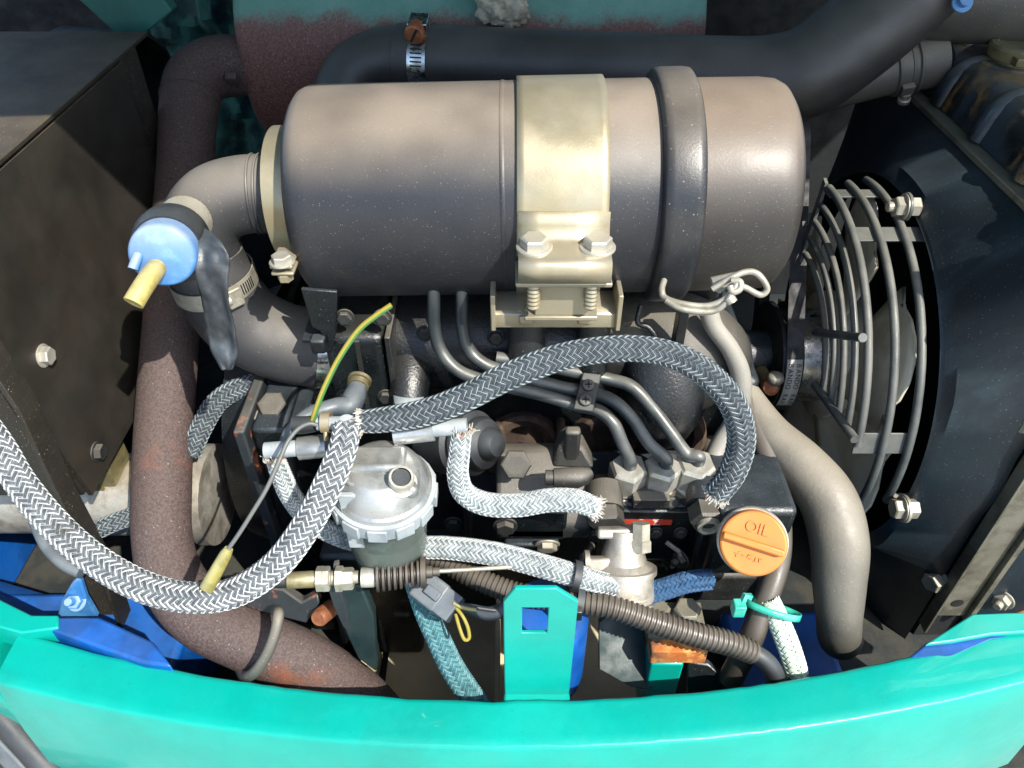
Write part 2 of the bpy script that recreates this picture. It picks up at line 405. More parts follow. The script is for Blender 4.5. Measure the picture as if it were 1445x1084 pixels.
def fray(mb, p, t, r, n, length, mi=0, mj=1, seed=1):
    rnd = random.Random(seed); a, b_, t = frame(t)
    for k in range(n):
        q = rnd.uniform(0, 6.283); d = (a * math.cos(q) + b_ * math.sin(q))
        o = p + d * r * rnd.uniform(.75, 1.05); l = length * rnd.uniform(.4, 1.1)
        e1 = o + t * l * .5 + d * l * rnd.uniform(0, .35)
        e2 = e1 + t * l * rnd.uniform(-.2, .5) + d * l * rnd.uniform(.0, .4) + Vector((rnd.uniform(-1, 1), rnd.uniform(-1, 1), rnd.uniform(-1, 1))) * l * .25
        pts, rr = crom([(o - t * l * .3, .0006), (o, .0007), (e1, .0006), (e2, .0004)], 3)
        mb.tube(pts, rr, 4, mj if rnd.random() < .05 else mi)

def braided(name, label, ctrl, mats, group='braided hoses', N=12, ratio=1.0, r=None, fr0=0, fr1=0, per=14, tube_mat='rubber_black', frlen=.0068):
    root = thing(name, label, 'hose', group)
    pts, rad = pxpath(ctrl, per, r)
    # normalised sampling for the weave
    rm = sum(rad) / len(rad)
    p = 2 * math.pi * rm * ratio
    pts, rad, L = resample(pts, rad, p / (2 * N) * .5)
    fr = frames(pts); K = len(pts)
    MB().tube([q for q in pts[::3]] + [pts[-1]], [q * .90 for q in rad[::3]] + [rad[-1] * .9], 14).build('inner_tube', tube_mat, root)
    mb = MB(); amp = .07
    wid = p / N * math.sin(math.atan(1 / ratio)) * .90 * .5    # half strand width
    al = math.atan(1 / ratio); ca, sa = math.cos(al), math.sin(al)
    prof = [(-1, -.05), (-.68, .03), (-.36, -.012), (-.02, .035), (.34, -.012), (.66, .03), (1, -.05)]
    pm = [0, 0, 1, 1, 1, 0] if len(mats) < 3 else [0, 1, 1, 1, 1, 0]
    for s in (1, -1):
        for k in range(N):
            vsx = []; fs = []; ms = []
            off = random.uniform(-.04, .04)
            for i in range(K):
                c = 2 * N * (L * i / (K - 1)) / p
                th = s * math.pi * c / N + 2 * math.pi * k / N + off
                hgt = math.cos(math.pi / 2 * (c + 2 * k - .5)) if s == 1 else -math.cos(math.pi / 2 * (c - 2 * k + .5))
                hgt = max(-1, min(1, hgt * 1.5))
                t, a, b_ = fr[i]; rr = rad[i]
                for (u, dz) in prof:
                    thu = th + u * wid * ca / rm
                    ax = -s * u * wid * sa
                    rad_ = rr * (1 + amp * hgt + dz)
                    e = a * math.cos(thu) + b_ * math.sin(thu)
                    vsx.append(pts[i] + e * rad_ + t * ax)
            m_ = len(prof)
            for i in range(K - 1):
                for j in range(m_ - 1):
                    q = (i * m_ + j, i * m_ + j + 1, (i + 1) * m_ + j + 1, (i + 1) * m_ + j)
                    fs.append(q if s == 1 else q[::-1])
            k0 = len(mb.v); mb.v += [tuple(v) for v in vsx]
            for q_i, f in enumerate(fs):
                mb.f.append(tuple(x + k0 for x in f)); mb.m.append(pm[q_i % (m_ - 1)])
    br = mb.build('braid', list(mats), root, recalc=False, angle=60); br['kind'] = 'stuff'
    if fr0 or fr1:
        fm = MB()
        if fr0: fray(fm, pts[0], -fr[0][0], rad[0], fr0, frlen, seed=len(ctrl))
        if fr1: fray(fm, pts[-1], fr[-1][0], rad[-1], fr1, frlen, seed=len(ctrl) + 3)
        f = fm.build('frayed_end', ['fray', 'fray_red'], root); f['kind'] = 'stuff'
    return root
def simple_tube(name, label, cat, ctrl, mt, r=None, group=None, n=20, per=12, cap=True):
    pts, rad = pxpath(ctrl, per, r)
    o = MB().tube(pts, rad, n, caps=cap).build(name, mt)
    return tag(o, label, cat, group)

# ================================================================== SETTING
g = MB().add([(-15, -15, 0), (15, -15, 0), (15, 15, 0), (-15, 15, 0)], [(0, 1, 2, 3)]).build('ground', 'concrete')
g['kind'] = 'structure'

# ---- chassis: floor, bulkhead
ch = thing('chassis_frame', 'blue painted chassis tray with dirty floor under the engine', 'chassis')
MB().abox(-.95, .95, .34, 1.20, -.84, -.82).build('floor_plate', 'floor_dirt', ch)
MB().abox(-.60, -.33, .345, .47, -.815, -.70).build('cross_member', 'blue_paint', ch, bevel=.006)
mb = MB(); mb.abox(.24, .36, .40, .50, -.815, -.78); mb.build('cross_member', 'blue_paint', ch, bevel=.008)
MB().abox(-.95, -.62, .44, 1.20, -.819, -.56).build('side_wall', 'blue_paint', ch, bevel=.004)
# diagonal blue rails at lower left
mb = MB(); mb.tube([A(-.60, .47, -.70), A(-.47, .46, -.76), A(-.36, .45, -.80)], .03, 4); mb.build('side_rail', 'blue_paint', ch, bevel=.006)
bw = thing('bulkhead', 'dark bulkhead wall lined with mottled green foam behind the muffler', 'bulkhead')
MB().abox(-.85, .85, 1.20, 1.22, -.82, -.06).build('wall_panel', 'dark_void', bw)
mb = MB()   # foam lining: lumpy sheet
n1, n2 = 40, 36
vsx = []
for i in range(n1 + 1):
    for j in range(n2 + 1):
        x = -.52 + .22 * i / n1; z = -.60 + .50 * j / n2
        vsx.append(A(x, 1.17 - .03 * mnoise.noise(Vector((x * 22, 0, z * 22))) - .012 * mnoise.noise(Vector((x * 70, 3, z * 70))), z))
mb.add(vsx, [(i * (n2 + 1) + j, (i + 1) * (n2 + 1) + j, (i + 1) * (n2 + 1) + j + 1, i * (n2 + 1) + j + 1) for i in range(n1) for j in range(n2)])
mb.build('foam_lining', 'foam_teal', bw)
mb = MB(); mb.abox(-.345, -.325, 1.10, 1.19, -.50, -.06); mb.build('blue_post', 'blue_paint', bw, bevel=.003)

# ---- the raised hood that shades the rear of the bay (above the frame)
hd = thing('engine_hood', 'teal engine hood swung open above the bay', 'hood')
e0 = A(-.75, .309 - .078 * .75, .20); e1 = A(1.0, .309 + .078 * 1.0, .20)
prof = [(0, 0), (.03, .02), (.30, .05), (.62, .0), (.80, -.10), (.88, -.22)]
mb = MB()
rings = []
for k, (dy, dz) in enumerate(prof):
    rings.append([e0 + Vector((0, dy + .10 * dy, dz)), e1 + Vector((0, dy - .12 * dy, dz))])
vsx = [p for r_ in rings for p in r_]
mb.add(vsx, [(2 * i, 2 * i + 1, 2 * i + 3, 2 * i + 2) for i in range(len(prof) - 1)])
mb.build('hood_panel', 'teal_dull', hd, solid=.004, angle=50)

# ================================================================== COUNTERWEIGHT
cw = thing('counterweight', 'curved bright teal painted counterweight along the rear edge', 'counterweight')
rnd = random.Random(3)
def cwY(x, base, k): return base + k * x * x + .012 * abs(x) ** 3
mb = MB(); NS = 90; rings = []
for i in range(NS + 1):
    x = -.425 + .90 * i / NS
    wob = .0012 * mnoise.noise(Vector((x * 30, 0, 0))) + .0008 * mnoise.noise(Vector((x * 90, 1, 0)))
    yi = .301 + .34 * x * x + wob
    yo = .262 + .30 * x * x
    zt = -.598 + .0008 * mnoise.noise(Vector((x * 14, 5, 0)))
    sec = [(yi, -.80), (yi, zt - .003), (yi - .002, zt - .0004), (yi - .005, zt), (yi - .015, zt + .0003), ((yi + yo) / 2, zt + .0005), (yo + .010, zt), (yo + .0025 + wob, zt - .0002), (yo + .0006 + wob, zt - .0012 + wob * .4), (yo - .0004, zt - .0045),
           (yo - .004, zt - .03), (yo - .008, zt - .07), (yo - .012, zt - .16), (yo + .01, zt - .26), (yo + .02, -.90), (yi, -.90)]
    rings.append([A(x, y, z) for y, z in sec])
mb.ringed(rings, True, True, True)
mb.build('casting', 'teal_paint', cw, angle=50)
# neighbouring left piece beyond the joint gap
mb = MB(); rings = []
for x in [-.62, -.56, -.50, -.448]:
    yi = .301 + .40 * x * x; yo = .268 + .33 * x * x
    rings.append([A(x, y, z) for y, z in [(yi + .006, -.75), (yi + .006, -.588), (yo, -.588), (yo - .006, -.64), (yo - .006, -.75)]])
pl = thing('side_skirt', 'short teal side panel butting against the counterweight end', 'panel')
MB().ringed(rings).build('panel', 'teal_paint', pl, bevel=.004)
# black sealed door edge seen past the left end
sd = thing('side_door_edge', 'black door edge with rubber seal below the counterweight end', 'door edge')
p0, p1 = WZ(-6, 1000, -.70), WZ(76, 1090, -.74)
ax_ = (p1 - p0).normalized()
MB().tube([p0 - ax_ * .06, p0, p1, p1 + ax_ * .06], .013, 14).build('rubber_seal', 'rubber_black', sd)
q0, q1 = WZ(-40, 1005, -.73), WZ(45, 1095, -.77)
MB().tube([q0 - ax_ * .06, q0, q1, q1 + ax_ * .06], .012, 4).build('door_edge_strip', 'connector_grey', sd, bevel=.002)
# latch bracket (welded on the casting)
def latch():
    Yb = .3085; tz = .0035
    pts = [(WY(712, 990, Yb)), (WY(710, 850, Yb)), (WY(727, 831, Yb)), (WY(785, 831, Yb)), (WY(803, 848, Yb)), (WY(802, 990, Yb))]
    hole = [WY(737, 858, Yb), WY(774, 858, Yb), WY(774, 894, Yb), WY(738, 894, Yb)]
    # plate with a square hole built as strips round it
    x0, x1 = pts[0].x, pts[5].x
    zb, zt_ = pts[0].z, pts[2].z; zs = pts[1].z
    hx0, hx1 = hole[0].x, hole[1].x; hz1, hz0 = hole[0].z, hole[2].z
    o2 = [(x0, zb), (x1, zb), (x1, zs), (pts[3].x, zt_), (pts[2].x, zt_), (x0, zs)]
    i2 = [(hx0, hz0), (hx1, hz0), (hx1, hz1), (hx0, hz1)]
    lean = .12
    def P(x, z, back): return Vector((x, Yb + (z - zb) * lean * 0 + back, z))
    mb = MB(); bm = bmesh.new()
    vo = [bm.verts.new(P(x, z, 0)) for x, z in o2]; vi = [bm.verts.new(P(x, z, 0)) for x, z in i2]
    ed = [bm.edges.new((vo[i], vo[(i + 1) % 6])) for i in range(6)] + [bm.edges.new((vi[i], vi[(i + 1) % 4])) for i in range(4)]
    bmesh.ops.triangle_fill(bm, edges=ed, use_beauty=True)
    r_ = bmesh.ops.extrude_face_region(bm, geom=bm.faces[:])
    bmesh.ops.translate(bm, verts=[v for v in r_['geom'] if isinstance(v, bmesh.types.BMVert)], vec=(0, tz, 0))
    bmesh.ops.recalc_face_normals(bm, faces=bm.faces)
    bm.verts.index_update()
    mb.v = [tuple(v.co) for v in bm.verts]; mb.f = [tuple(v.index for v in f.verts) for f in bm.faces]; mb.m = [0] * len(mb.f)
    bm.free()
    o = mb.build('latch_bracket', 'teal_paint', cw, bevel=.0009, angle=30)
    o['label'] = 'upright teal latch plate with square hole'
    # bent foot
    mb = MB(); mb.box(A((x0 + x1) / 2, Yb - .003, zb - CAM.z + .004), VX * ((x1 - x0) / 2 + .0006), VY * .006, VZ * .008)
    mb.build('foot', 'teal_paint', o, bevel=.002)
latch()

# teal / blue frame plates either side of the counterweight
fp = thing('frame_plate', 'teal and blue frame plate under the black box stay', 'plate')
Zp = -.592
def zprism(pxs, Z, th): return [WZ(x, y, Z) for x, y in pxs], Vector((0, 0, -th))
mb = MB(); a_, e_ = zprism([(-60, 820), (0, 846), (45, 868), (82, 868), (82, 886), (30, 893), (-60, 870)], -.588, .03); mb.prism(a_, e_)
mb.build('top_flange', 'teal_paint', fp, bevel=.0015)
mb = MB(); a_, e_ = zprism([(82, 870), (140, 870), (216, 905), (242, 940), (200, 935), (60, 885)], -.590, .06); mb.prism(a_, e_)
mb.build('blue_gusset', 'blue_paint', fp, bevel=.0025)
fp2 = thing('frame_plate', 'teal frame plate with blue underside beside the radiator foot', 'plate')
mb = MB(); a_, e_ = zprism([(1306, 909), (1372, 866), (1460, 863), (1560, 861), (1560, 884), (1400, 895), (1345, 905)], -.592, .005); mb.prism(a_, e_)
mb.build('top_flange', 'teal_paint', fp2, bevel=.0015)
mb = MB(); a_, e_ = zprism([(1262, 945), (1308, 906), (1345, 900), (1560, 876), (1560, 890), (1400, 904), (1300, 948)], -.598, .07); mb.prism(a_, e_)
mb.build('blue_web', 'blue_paint', fp2, bevel=.002)

# ================================================================== LEFT BLACK BOX
bb = thing('equipment_box', 'black dusty steel box on the left with bolted side plate', 'box')
XB = -.37
yz = [(.428, -.36), (.445, -.517), (.585, -.519), (.80, -.40), (.80, -.244), (.40, -.244)]
MB().prism([A(XB - .005, y, z) for y, z in yz], Vector((-.26, 0, 0))).build('body', 'black_plate', bb, bevel=.002)
# side plate, slightly proud
yz2 = [(.434, -.40), (.448, -.520), (.583, -.522), (.75, -.41), (.75, -.248), (.43, -.248)]
MB().prism([A(XB, y, z) for y, z in yz2], Vector((-.004, 0, 0))).build('side_plate', 'black_plate', bb, bevel=.0006)
MB().prism([A(XB + .002, y, z) for y, z in [(.38, -.241), (.82, -.241), (.82, -.245), (.38, -.245)]], Vector((-.30, 0, 0))).build('top_plate', 'black_plate', bb, bevel=.0008)
bolt(bb, WX(61, 502, XB), VX, .0075, 'zinc', hint=VY, h=.8)
bolt(bb, WX(136, 638, XB), VX, .0075, 'black_cast_dusty', hint=VY, h=.8)
# folded stay running down the front edge to the frame
mb = MB()
st = [WY(-40, 470, .425), WY(20, 560, .425), WY(80, 690, .428), WY(140, 800, .43), WY(165, 868, .43)]
fr_ = [(p, .0) for p in st]
for (w0, w1, y0, y1, nm, mt_) in ((-.020, .012, 0, .006, 'stay_web', 'black_plate'), (.008, .012, -.016, .001, 'stay_lip', 'black_plate')):
    mb = MB(); rings = []
    for p in st: rings.append([p + Vector((w0, y0, 0)), p + Vector((w1, y0, 0)), p + Vector((w1, y1, 0)), p + Vector((w0, y1, 0))])
    mb.ringed(rings).build(nm, mt_, bb, bevel=.0006)
# round black duct end beside the box
dt = thing('air_duct', 'round black duct opening in the shade behind the box', 'duct')
mb = MB(); c = W(203, 110, .86)
ax_ = Vector((1, -.35, .05)).normalized()
mb.lathe(c, ax_, [(-.10, .048), (0, .048), (.004, .047), (.004, .043), (-.08, .043)], 40); mb.build('duct_wall', 'rubber_black', dt)
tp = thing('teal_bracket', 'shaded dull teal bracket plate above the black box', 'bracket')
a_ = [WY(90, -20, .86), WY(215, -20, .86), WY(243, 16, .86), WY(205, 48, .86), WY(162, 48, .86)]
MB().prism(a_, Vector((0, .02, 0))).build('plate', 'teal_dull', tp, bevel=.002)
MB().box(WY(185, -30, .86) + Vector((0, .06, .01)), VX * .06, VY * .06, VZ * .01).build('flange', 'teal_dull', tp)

# ================================================================== MUFFLER
mf = thing('muffler', 'rusty brown drum muffler with green tinge on top', 'muffler')
mo = A(0, .985, -.30); mxl = W(332, 60, .84).x; mxr = W(995, 20, .84).x
def oval(h, k, n=56):
    return [Vector((h, 0, 0)) + mo + Vector((0, math.cos(q) * .115 * k, math.sin(q) * .118 * k)) for q in [2 * math.pi * i / n for i in range(n)]]
mb = MB(); mb.ringed([oval(mxl, .93), oval(mxl + .004, .98), oval(mxl + .012, 1), oval(mxr - .012, 1), oval(mxr - .004, .98), oval(mxr, .93)])
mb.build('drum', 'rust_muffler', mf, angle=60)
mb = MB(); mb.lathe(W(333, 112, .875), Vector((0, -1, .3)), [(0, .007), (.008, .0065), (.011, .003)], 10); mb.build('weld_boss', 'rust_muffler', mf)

# mortar-like lump on the muffler
bm = bmesh.new(); bmesh.ops.create_icosphere(bm, subdivisions=5, radius=1.)
lc = W(712, 6, .815)
for v in bm.verts:
    d = v.co.copy(); k = 1 + .35 * mnoise.fractal(d * 1.7, 1., 2., 5) + .12 * mnoise.noise(d * 9)
    q = Vector((max(-.85, min(.85, d.x)) * .030, d.y * .02, max(-.6, min(.7, d.z)) * .026)) * k
    v.co = lc + q
bm.verts.index_update()
mb = MB(); mb.v = [tuple(v.co) for v in bm.verts]; mb.f = [tuple(v.index for v in f.verts) for f in bm.faces]; mb.m = [0] * len(mb.f); bm.free()
tag(mb.build('mortar_lump', 'mortar', angle=80), 'crumbly grey lump stuck on the muffler top', 'lump')

# ================================================================== EXHAUST PIPE
ex = thing('exhaust_pipe', 'rusty brown exhaust pipe bending down in front of the engine', 'exhaust pipe')
ctrl = [(380, 92, .90, 40), (330, 93, .875, 41), (297, 98, .86, 41), (274, 118, .845, 41), (266, 160, .83, 39), (262, 230, .81, 38), (254, 330, .785, 38), (243, 450, .76, 38), (233, 580, .735, 39), (228, 690, .715, 40), (229, 760, .70, 40), (243, 815, .69, 42), (283, 867, .68, 44), (350, 902, .675, 44), (425, 934, .682, 43), (490, 975, .70, 42), (535, 1020, .73, 42), (560, 1060, .77, 42)]
pts, rad = pxpath(ctrl, 10); MB().tube(pts, rad, 36).build('pipe', 'rust_pipe', ex, angle=80)
mb = MB()
for (px_, py_, d_, r_) in ((269, 140, .838, 40.5),):
    i = min(range(len(pts)), key=lambda k: (pts[k] - W(px_, py_, d_)).length)
    t = (pts[i + 1] - pts[i - 1]).normalized(); a, b_, _ = frame(t)
    rr = rad[i]; mb.tube([pts[i] + (a * math.cos(q) + b_ * math.sin(q)) * rr for q in [2 * math.pi * k / 36 for k in range(36)]], .0012, 8, loop=True)
mb.build('weld_bead', 'rust_pipe', ex)
MB().box(W(329, 112, .845), VX * .006, Vector((0, .7, .7)) * .004, Vector((0, -.7, .7)) * .009).build('flange_lug', 'rust_pipe', ex, bevel=.001)
# hanger wire
hg = thing('pipe_hanger', 'bent rod hanger looped over the exhaust pipe', 'hanger')
pts2, rad2 = pxpath([(390, 862, .64), (393, 868, .625), (388, 895, .622), (376, 925, .624), (360, 948, .632), (345, 955, .65), (338, 940, .68)], 10, 8)
MB().tube(pts2, rad2, 14).build('rod', 'hose_dusty', hg)

# ================================================================== AIR CLEANER
ac = thing('air_cleaner', 'large dusty grey air cleaner canister lying across the engine', 'air cleaner')
AO = A(0, .589, -.2986); AX = Vector((1, -.004, .02)).normalized(); RC = .0855
def lth(x): return x
MB().lathe(AO, AX, [(-.172, .045), (-.171, .070), (-.169, .0775), (-.165, .0822), (-.159, .0848), (-.150, RC), (-.05, RC), (.02, RC), (.118, RC), (.120, RC * .99)], 128).build('canister', 'cleaner_grey', ac, angle=50)
cap = MB().lathe(AO, AX, [(.116, .0845), (.150, .0850), (.195, .0848), (.206, .0835), (.212, .0805), (.216, .075), (.2175, .06), (.2175, .03), (.215, .0)], 128).build('end_cover', 'cover_brown', ac, angle=50)
MB().lathe(AO, AX, [(.110, .0850), (.111, .0905), (.113, .0928), (.118, .0935), (.134, .0935), (.139, .0928), (.141, .0900), (.142, .0850)], 128).build('clamp_band', 'cleaner_band', ac, angle=50)
# seam ridges
mb = MB()
for x in (-.006,):
    mb.lathe(AO, AX, [(x - .002, RC), (x - .001, RC + .0006), (x + .001, RC + .0006), (x + .002, RC)], 96, caps=False)
mb.build('seam', 'cleaner_grey', ac)
# small toggle plate + wire clip of the clamp band
clip = MB(); a_ = [W(1003, 392, .575), W(1040, 384, .57), W(1034, 397, .567), W(1016, 415, .572), W(1008, 410, .575)]
clip.prism(a_, Vector((0, .004, -.002))); clip.build('toggle_plate', 'zinc', ac, bevel=.0006)
wires = [[(1005, 408, .565), (1030, 393, .560), (1052, 384, .558), (1068, 386, .557), (1080, 400, .558), (1082, 410, .560), (1072, 416, .562), (1052, 406, .561), (1038, 402, .560), (1033, 410, .560), (1020, 424, .562), (995, 432, .566), (960, 428, .570), (938, 420, .575), (934, 408, .578), (937, 396, .585)],
         [(940, 424, .572), (962, 436, .568), (995, 440, .565), (1012, 437, .563), (1026, 425, .559), (1034, 412, .557), (1040, 400, .556)]]
mb = MB()
for w in wires:
    pts2, rad2 = pxpath(w, 8, 4.6); mb.tube(pts2, rad2, 10)
mb.tube([W(1028, 420, .559), W(1033, 428, .559)], .0045, 12)
pts2, rad2 = pxpath([(1032, 396, .557), (1044, 398, .555), (1044, 408, .555), (1034, 412, .556), (1030, 404, .557)], 6, 5); mb.tube(pts2, rad2, 10)
mb.build('wire_clip', 'zinc_dirty', ac, angle=60)

# ---- wide mounting strap
sp = thing('mounting_strap', 'wide gold zinc strap clamped round the air cleaner', 'strap')
xs0, xs1 = .0035, .0705
mb = MB(); rings = []
RS = RC + .0022
ang = [R(186) - R(186 + 168) * k / 64 for k in range(65)]   # over the top from the back round to the front
NW = 12
for q in ang:
    # q measured in the plane: 0 = back(+Y), 90 = up, 180 = front(-Y)
    row = []
    for k in range(NW + 1):
        x = xs0 + (xs1 - xs0) * k / NW
        row.append(AO + AX * x + Vector((0, math.cos(q), math.sin(q))) * RS)
    rings.append(row)
# front flare into the tab
Yf = AO.y - RS
mb.ringed(rings, closed=False)
mb.build('band', 'zinc_gold', sp, solid=.0022, angle=60)
tz = -.2985
mb = MB()
# curved fillet from band to tab, tab, down lip   (YZ section, extruded along X)
sec = [(.5035, -.272), (.5010, -.282), (.4975, -.289), (.492, -.2925), (.486, -.2935), (.475, -.2940), (.4705, -.2948), (.4685, -.2975), (.4680, -.3010), (.4680, -.3095)]
rows = [[A(x, y, z) for x in (xs0 + .001, .02, .045, xs1 + .001)] for y, z in sec]
mb.ringed(rows, closed=False); mb.build('tab', 'zinc_gold', sp, solid=.0024, angle=60)
for px_ in (754, 843): bolt(sp, WZ(px_, 349, -.2925), VZ, .0105, 'zinc', hint=VX, h=.75)
# lower saddle plate
mb = MB(); mb.abox(xs0 - .001, xs1 + .003, .471, .503, -.3165, -.3125); mb.build('saddle_plate', 'zinc_gold', sp, bevel=.0012)
mb = MB(); mb.abox(xs0 + .014, xs1 - .012, .486, .490, -.352, -.3168); mb.abox(xs0 + .006, xs1 - .004, .484, .512, -.356, -.352); mb.build('saddle_web', 'zinc_gold', sp, bevel=.001)
for px_ in (753, 835):
    mb = MB(); c = WY(px_, 406, .480); prof = []
    h0 = -.3165 + CAM.z - c.z
    for k in range(14): prof.append((-.022 + k * .0018, .0046 if k % 2 else .0053))
    mb.lathe(Vector((c.x, .480, CAM.z - .3165)), VZ, [(-.024, .004)] + prof + [(0, .005)], 18); mb.build('stud', 'zinc_gold', sp, angle=20)
# channel base
mb = MB(); x0_, x1_ = WY(696, 440, .50).x, WY(872, 440, .50).x
rows = [[A(x, y, z) for x in (x0_, x0_ + .02, x1_ - .02, x1_)] for y, z in [(.53, -.357), (.500, -.3575), (.4975, -.3595), (.497, -.371)]]
mb.ringed(rows, closed=False); mb.build('channel', 'zinc_gold', sp, solid=.0025, bevel=.0004)
for s_, xx in ((-1, x0_), (1, x1_)):
    mb = MB(); mb.abox(xx - .002, xx + .002, .492, .53, -.372, -.338); mb.build('end_ear', 'zinc_gold', sp, bevel=.001)
    mb = MB(); mb.box(A(xx - s_ * .0265, .495, -.3625), VX * .006, VY * .002, VZ * .004); mb.build('tooth', 'zinc_gold', sp, bevel=.0015)

# ---- narrow strap at the inlet neck
ns = thing('neck_clamp', 'narrow gold clamp ring on the air cleaner outlet neck', 'clamp')
mb = MB(); mb.lathe(AO, AX, [(-.192, .0530), (-.176, .0530), (-.176, .0548), (-.192, .0548), (-.192, .0530)], 72, caps=False); mb.build('ring', 'zinc_gold', ns, angle=30)
c = W(397, 376, .578)
MB().box(c + Vector((0, .012, -.0)), VX * .0085, VY * .014, VZ * .0014).build('ear', 'zinc_gold', ns, bevel=.001)
MB().box(c + Vector((0, .012, -.006)), VX * .0085, VY * .014, VZ * .0014).build('ear', 'zinc_gold', ns, bevel=.001)
bolt(ns, c + Vector((0, .004, .0014)), VZ, .0075, 'zinc', hint=VX, h=.75)
mb = MB(); mb.hexa(c + Vector((0, .004, -.014)), VZ, .006, .006); mb.build('nut', 'zinc_gold', ns)

# ================================================================== INTAKE ELBOW + HOSE
el = thing('intake_elbow', 'dusty grey steel intake elbow turning down from the air cleaner', 'elbow')
ce = AO + AX * -.165
ctrl3 = [(ce, .0500), (AO + AX * -.20, .0500), (AO + AX * -.222, .0502), (W(318, 277, .628), .0300 * 1.03), ]
P = [(AO + AX * -.168, .0325), (AO + AX * -.195, .0325)]
pts, rad = pxpath([(440, 274, .637, 54), (395, 274, .636, 54), (345, 275, .634, 54), (305, 288, .634, 54), (284, 318, .640, 54), (284, 355, .652, 54), (300, 388, .668, 53)], 12)
MB().tube(pts, rad, 48).build('elbow', 'rubber_grey', el, angle=80)
mb = MB()
for f_ in (362, 369):
    i = min(range(len(pts)), key=lambda k: (pts[k] - W(f_, 275, .635)).length)
    t = (pts[i + 1] - pts[i - 1]).normalized(); a, b_, _ = frame(t)
    mb.tube([pts[i] + (a * math.cos(q) + b_ * math.sin(q)) * rad[i] for q in [2 * math.pi * k / 40 for k in range(40)]], .0012, 8, loop=True)
mb.build('bead', 'rubber_grey', el)
vd = (W(220, 374, .505) - W(262, 312, .60)).normalized()
v0 = W(262, 312, .605)
nb = MB(); nb.lathe(v0, vd, [(0, .020), (.008, .0165), (.012, .0150), (.05, .0145)], 30); nb.build('nipple', 'zinc_dirty', el)

ih = thing('intake_hose', 'thick dusty black rubber hose from the elbow to the intake manifold', 'hose')
pts, rad = pxpath([(290, 352, .652, 50), (298, 385, .665, 56), (318, 424, .685, 57), (352, 460, .703, 57), (398, 482, .715, 56), (440, 490, .722, 56), (475, 493, .728, 55)], 12)
MB().tube(pts, rad, 48).build('hose_wall', 'rubber_grey', ih, angle=80)
def hose_clamp(name, label, c, t, r, wdt=.0045, screw=None, mt='steel_band', group='worm drive hose clamps', slots=True, k=1., side=-1):
    th = thing(name, label, 'hose clamp', group)
    t = t.normalized()
    MB().lathe(c, t, [(-wdt, r), (wdt, r), (wdt, r + .0011), (-wdt, r + .0011), (-wdt, r)], 56, caps=False).build('band', mt, th, angle=30)
    if screw is not None:
        dirv = screw.normalized(); dirv = (dirv - t * dirv.dot(t)).normalized(); tang = t.cross(dirv).normalized()
        p = c + dirv * (r + .004 * k)
        hs = MB(); hs.box(p, tang * .007 * k, t * (wdt + .0006), dirv * .0035 * k); hs.build('housing', mt, th, bevel=.0012)
        sc = MB(); sc.lathe(p + tang * .004 * k + dirv * .001, tang, [(0, .0048 * k), (.006 * k, .0050 * k), (.007 * k, .0066 * k), (.011 * k, .0066 * k), (.012 * k, .0056 * k), (.012 * k, 0)], 24)
        so = sc.build('screw', 'copper_rust' if k > 1 else 'zinc_dirty', th, angle=30)
        sl = MB(); sl.box(p + tang * .0162 * k + dirv * .001, tang * .0004, (t * .5 + dirv * .86) * .0052 * k, (t * -.86 + dirv * .5) * .0008 * k); sl.build('slot', 'print_black', so)
        if slots:
            for j in range(6):
                q = side * (.010 * k + .0026 * j * k) / r + (0 if side < 0 else .004 * k / r)
                e = dirv * math.cos(q) + tang * math.sin(q); tq = tang * math.cos(q) - dirv * math.sin(q)
                MB().box(c + e * (r + .0012), tq * .0005 * k, t * wdt * .62, e * .0004).build('thread_slot', 'print_black', th)
    return th
i = min(range(len(pts)), key=lambda k: (pts[k] - W(303, 396, .67)).length)
hose_clamp('hose_clamp', 'steel worm clamp where the intake elbow enters the rubber hose', pts[i], pts[i + 1] - pts[i - 1], rad[i] + .0003, .008, Vector((.75, -.9, .35)), 'zinc_dirty')
i = min(range(len(pts)), key=lambda k: (pts[k] - W(460, 492, .725)).length)
hose_clamp('hose_clamp', 'wide shiny steel band at the manifold end of the intake hose', pts[i], pts[i + 1] - pts[i - 1], rad[i] + .0004, .008)

# ---- blue dust valve
bv = thing('vacuum_valve', 'pale blue round restriction indicator with tan outlet spout', 'valve')
c0 = v0 + vd * .040
MB().lathe(c0, vd, [(0, .017), (.002, .023), (.006, .0255), (.020, .0262), (.030, .0250), (.034, .0235)], 48).build('rubber_collar', 'rubber_black', bv)
c1 = c0 + vd * .031
MB().lathe(c1, vd, [(0, .0222), (.016, .0222), (.019, .0214), (.0205, .0195), (.0210, .0)], 48).build('cap', 'blue_plastic', bv, angle=40)
a, b_, t = frame(vd, VZ)
c2 = c1 + vd * .021
s0 = W(213, 388, (c2 - CAM).dot(Vector((0, CP, -SP))) + .004)
dd = (c2 - CAM).dot(Vector((0, CP, -SP)))
pts2, rad2 = crom([(W(221, 378, dd + .004), .0056), (W(212, 390, dd - .008), .0056), (W(200, 408, dd - .018), .0056), (W(188, 428, dd - .022), .0056)], 8)
MB().tube(pts2, rad2, 20, caps=False).build('spout', 'tan_plastic', bv, solid=.0022)
MB().tube([W(198, 350, dd + .010), W(194, 362, dd - .003), W(188, 380, dd - .004)], .0036, 14).build('side_port', 'blue_plastic', bv)

